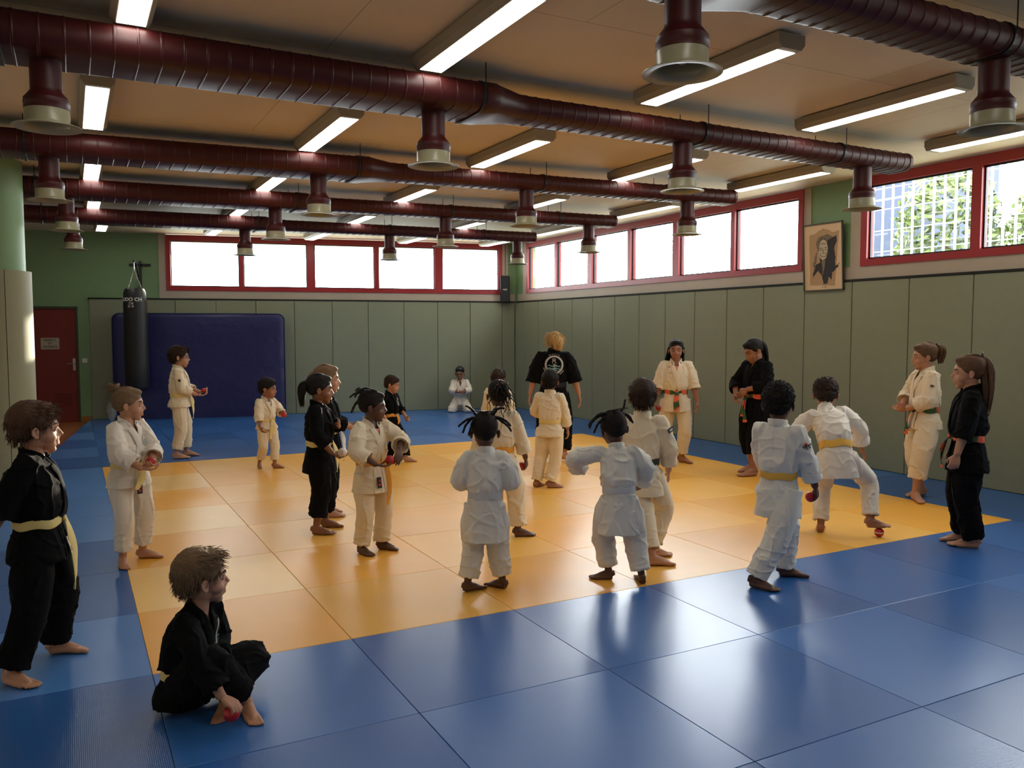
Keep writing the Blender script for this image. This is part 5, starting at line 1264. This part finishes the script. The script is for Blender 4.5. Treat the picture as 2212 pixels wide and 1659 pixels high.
# corner speaker
spx = BM @ Vector((ub(7.99), -.10, 0)); spk = empty('speaker', (spx.x, spx.y, 2.26), 'tall black loudspeaker mounted high in the back corner', 'speaker')
SM = Matrix.Translation((spx.x, spx.y, 0)) @ Matrix.Rotation(R(-31), 4, 'Z')
e = MB(); e.box(-.098, .098, -.09, .07, 2.27, 2.83, SM, c=.008); e.build('cabinet', M_black, spk)
e = MB(); e.box(-.088, .088, -.098, -.09, 2.285, 2.815, SM, c=.003); e.build('grille', mat('speaker_cloth', srgb(26, 28, 30), .8, bump=(300, .4, .002)), spk)
e = MB(); e.box(-.06, .06, -.02, .13, 2.84, 2.855, SM); e.box(-.03, .03, .06, .14, 2.4, 2.85, SM); e.build('mount', M_steel, spk)
e = MB(); e.add(*text_mesh('BOSE', .036, SM @ Matrix.Translation((0, -.1, 2.54)) @ Matrix.Rotation(math.pi/2, 4, 'X'), bold=.0012, shear=.3)); e.build('lettering', M_white, spk, fix=False)
e = MB(); e.tube([BM @ Vector((ub(8.02), -.014, 2.86)), BM @ Vector((ub(8.02), -.014, 3.5))], .006, 6); e.build('cable', M_black, spk)
# framed ink portrait
py0, py1, pz0, pz1 = 2.90, 3.535, 2.175, 3.03
PM = Matrix(((0, 0, -1, XR-.05), (-1, 0, 0, (py0+py1)/2), (0, 1, 0, pz0), (0, 0, 0, 1))) @ Matrix.Rotation(R(3.2), 4, 'X')
fw_, fh_ = (py1-py0), pz1-pz0
pic = empty('framed_picture', (XR-.05, (py0+py1)/2, pz0), 'framed ink portrait of an old man hanging high on green pilaster', 'picture')
def sheet(poly, z, m, name, par):
    e = MB(); e.prism(poly, PM @ Matrix.Translation((0, 0, z)), .0008); return e.build(name, m, par)
e = MB()
for (a, b_, c_, d_) in ((-fw_/2, -fw_/2+.016, 0, fh_), (fw_/2-.016, fw_/2, 0, fh_), (-fw_/2, fw_/2, 0, .016), (-fw_/2, fw_/2, fh_-.016, fh_)): e.box(a, b_, c_, d_, -.008, .014, PM)
e.build('frame', mat('dark_grey_frame', srgb(62, 68, 52), .4), pic)
pp = sheet([(-fw_/2+.01, .01), (fw_/2-.01, .01), (fw_/2-.01, fh_-.01), (-fw_/2+.01, fh_-.01)], -.004, mat('cream_mount', srgb(206, 176, 140), .7), 'mount', pic)
rnd = random.Random(3)
def torn(pts, amt=.006, n=7):
    out = []
    for i in range(len(pts)):
        (x0, y0), (x1, y1) = pts[i], pts[(i+1) % len(pts)]
        for k in range(n): t_ = k/n; out.append((x0+(x1-x0)*t_+rnd.uniform(-amt, amt), y0+(y1-y0)*t_+rnd.uniform(-amt, amt)))
    return out
X = lambda u, v: (-fw_/2+fw_*u, fh_*v)
sheet(torn([X(.16, .09), X(.78, .07), X(.90, .86), X(.74, .85), X(.60, .90), X(.50, .92), X(.38, .88), X(.30, .85), X(.16, .84)], .004), -.0028, mat('brown_drawing_paper', srgb(168, 136, 100), .8), 'drawing_paper', pp)
M_ink = mat('black_ink', srgb(36, 32, 30), .7); M_ink2 = mat('grey_ink_wash', srgb(112, 98, 78), .8); M_face = mat('chalk_face', srgb(176, 162, 136), .8)
sheet(torn([X(.36, .60), X(.33, .72), X(.40, .80), X(.62, .83), X(.76, .78), X(.72, .70), X(.5, .76)], .005), -.0020, M_ink2, 'ink_wash', pp)
sheet(torn([X(.24, .38), X(.30, .52), X(.36, .60), X(.34, .46), X(.28, .32)], .006), -.0019, M_ink2, 'ink_wash', pp)
sheet(torn([X(.23, .18), X(.26, .30), X(.34, .40), X(.43, .43), X(.42, .50), X(.50, .46), X(.60, .50), X(.58, .62), X(.62, .74), X(.72, .76), X(.84, .80), X(.84, .70), X(.78, .62), X(.80, .54), X(.80, .40), X(.78, .34), X(.90, .40), X(.86, .34), X(.72, .26), X(.70, .16), X(.64, .20), X(.60, .11), X(.50, .10), X(.46, .22), X(.38, .30), X(.30, .26)], .007, 5), -.0012, M_ink, 'ink_figure', pp)
sheet(torn([X(.40, .56), X(.39, .66), X(.44, .74), X(.52, .76), X(.60, .73), X(.63, .64), X(.61, .54), X(.56, .47), X(.49, .45), X(.43, .49)], .003), -.0002, M_face, 'drawn_head', pp)
sheet(torn([X(.47, .20), X(.49, .34), X(.46, .45), X(.56, .45), X(.53, .32)], .003), -.0001, M_ink2, 'collar', pp)
e = MB()
for pts in ([(.42, .625), (.46, .635), (.49, .625)], [(.54, .63), (.57, .64), (.60, .63)], [(.43, .60), (.46, .605), (.485, .598)], [(.545, .60), (.57, .607), (.595, .60)], [(.51, .615), (.505, .56), (.53, .548), (.545, .56)], [(.46, .50), (.505, .512), (.56, .50)], [(.44, .56), (.455, .51)], [(.59, .56), (.575, .51)], [(.45, .69), (.52, .70), (.58, .685)], [(.40, .58), (.41, .70), (.47, .765), (.55, .765), (.62, .71), (.64, .6)]):
    e.tube([PM @ Vector((X(u, v)[0], X(u, v)[1], .0012)) for u, v in pts], .0032, 5)
e.build('ink_lines', M_ink, pp)
e = MB()
for u in (.47, .53, .56): e.box(X(u, 0)[0], X(u, 0)[0]+.004, .035, .06, -.003, -.001, PM)
e.build('signature', M_ink, pp)
e = MB(); e.box(-.004, .004, fh_-.01, fh_+.01, -.014, .0, PM); e.tube([PM @ Vector((-.15, fh_-.02, -.02)), PM @ Vector((0.02, fh_+.04, -.035)), PM @ Vector((.15, fh_-.02, -.02))], .002, 5); e.build('hanging_wire', M_steel, pic)
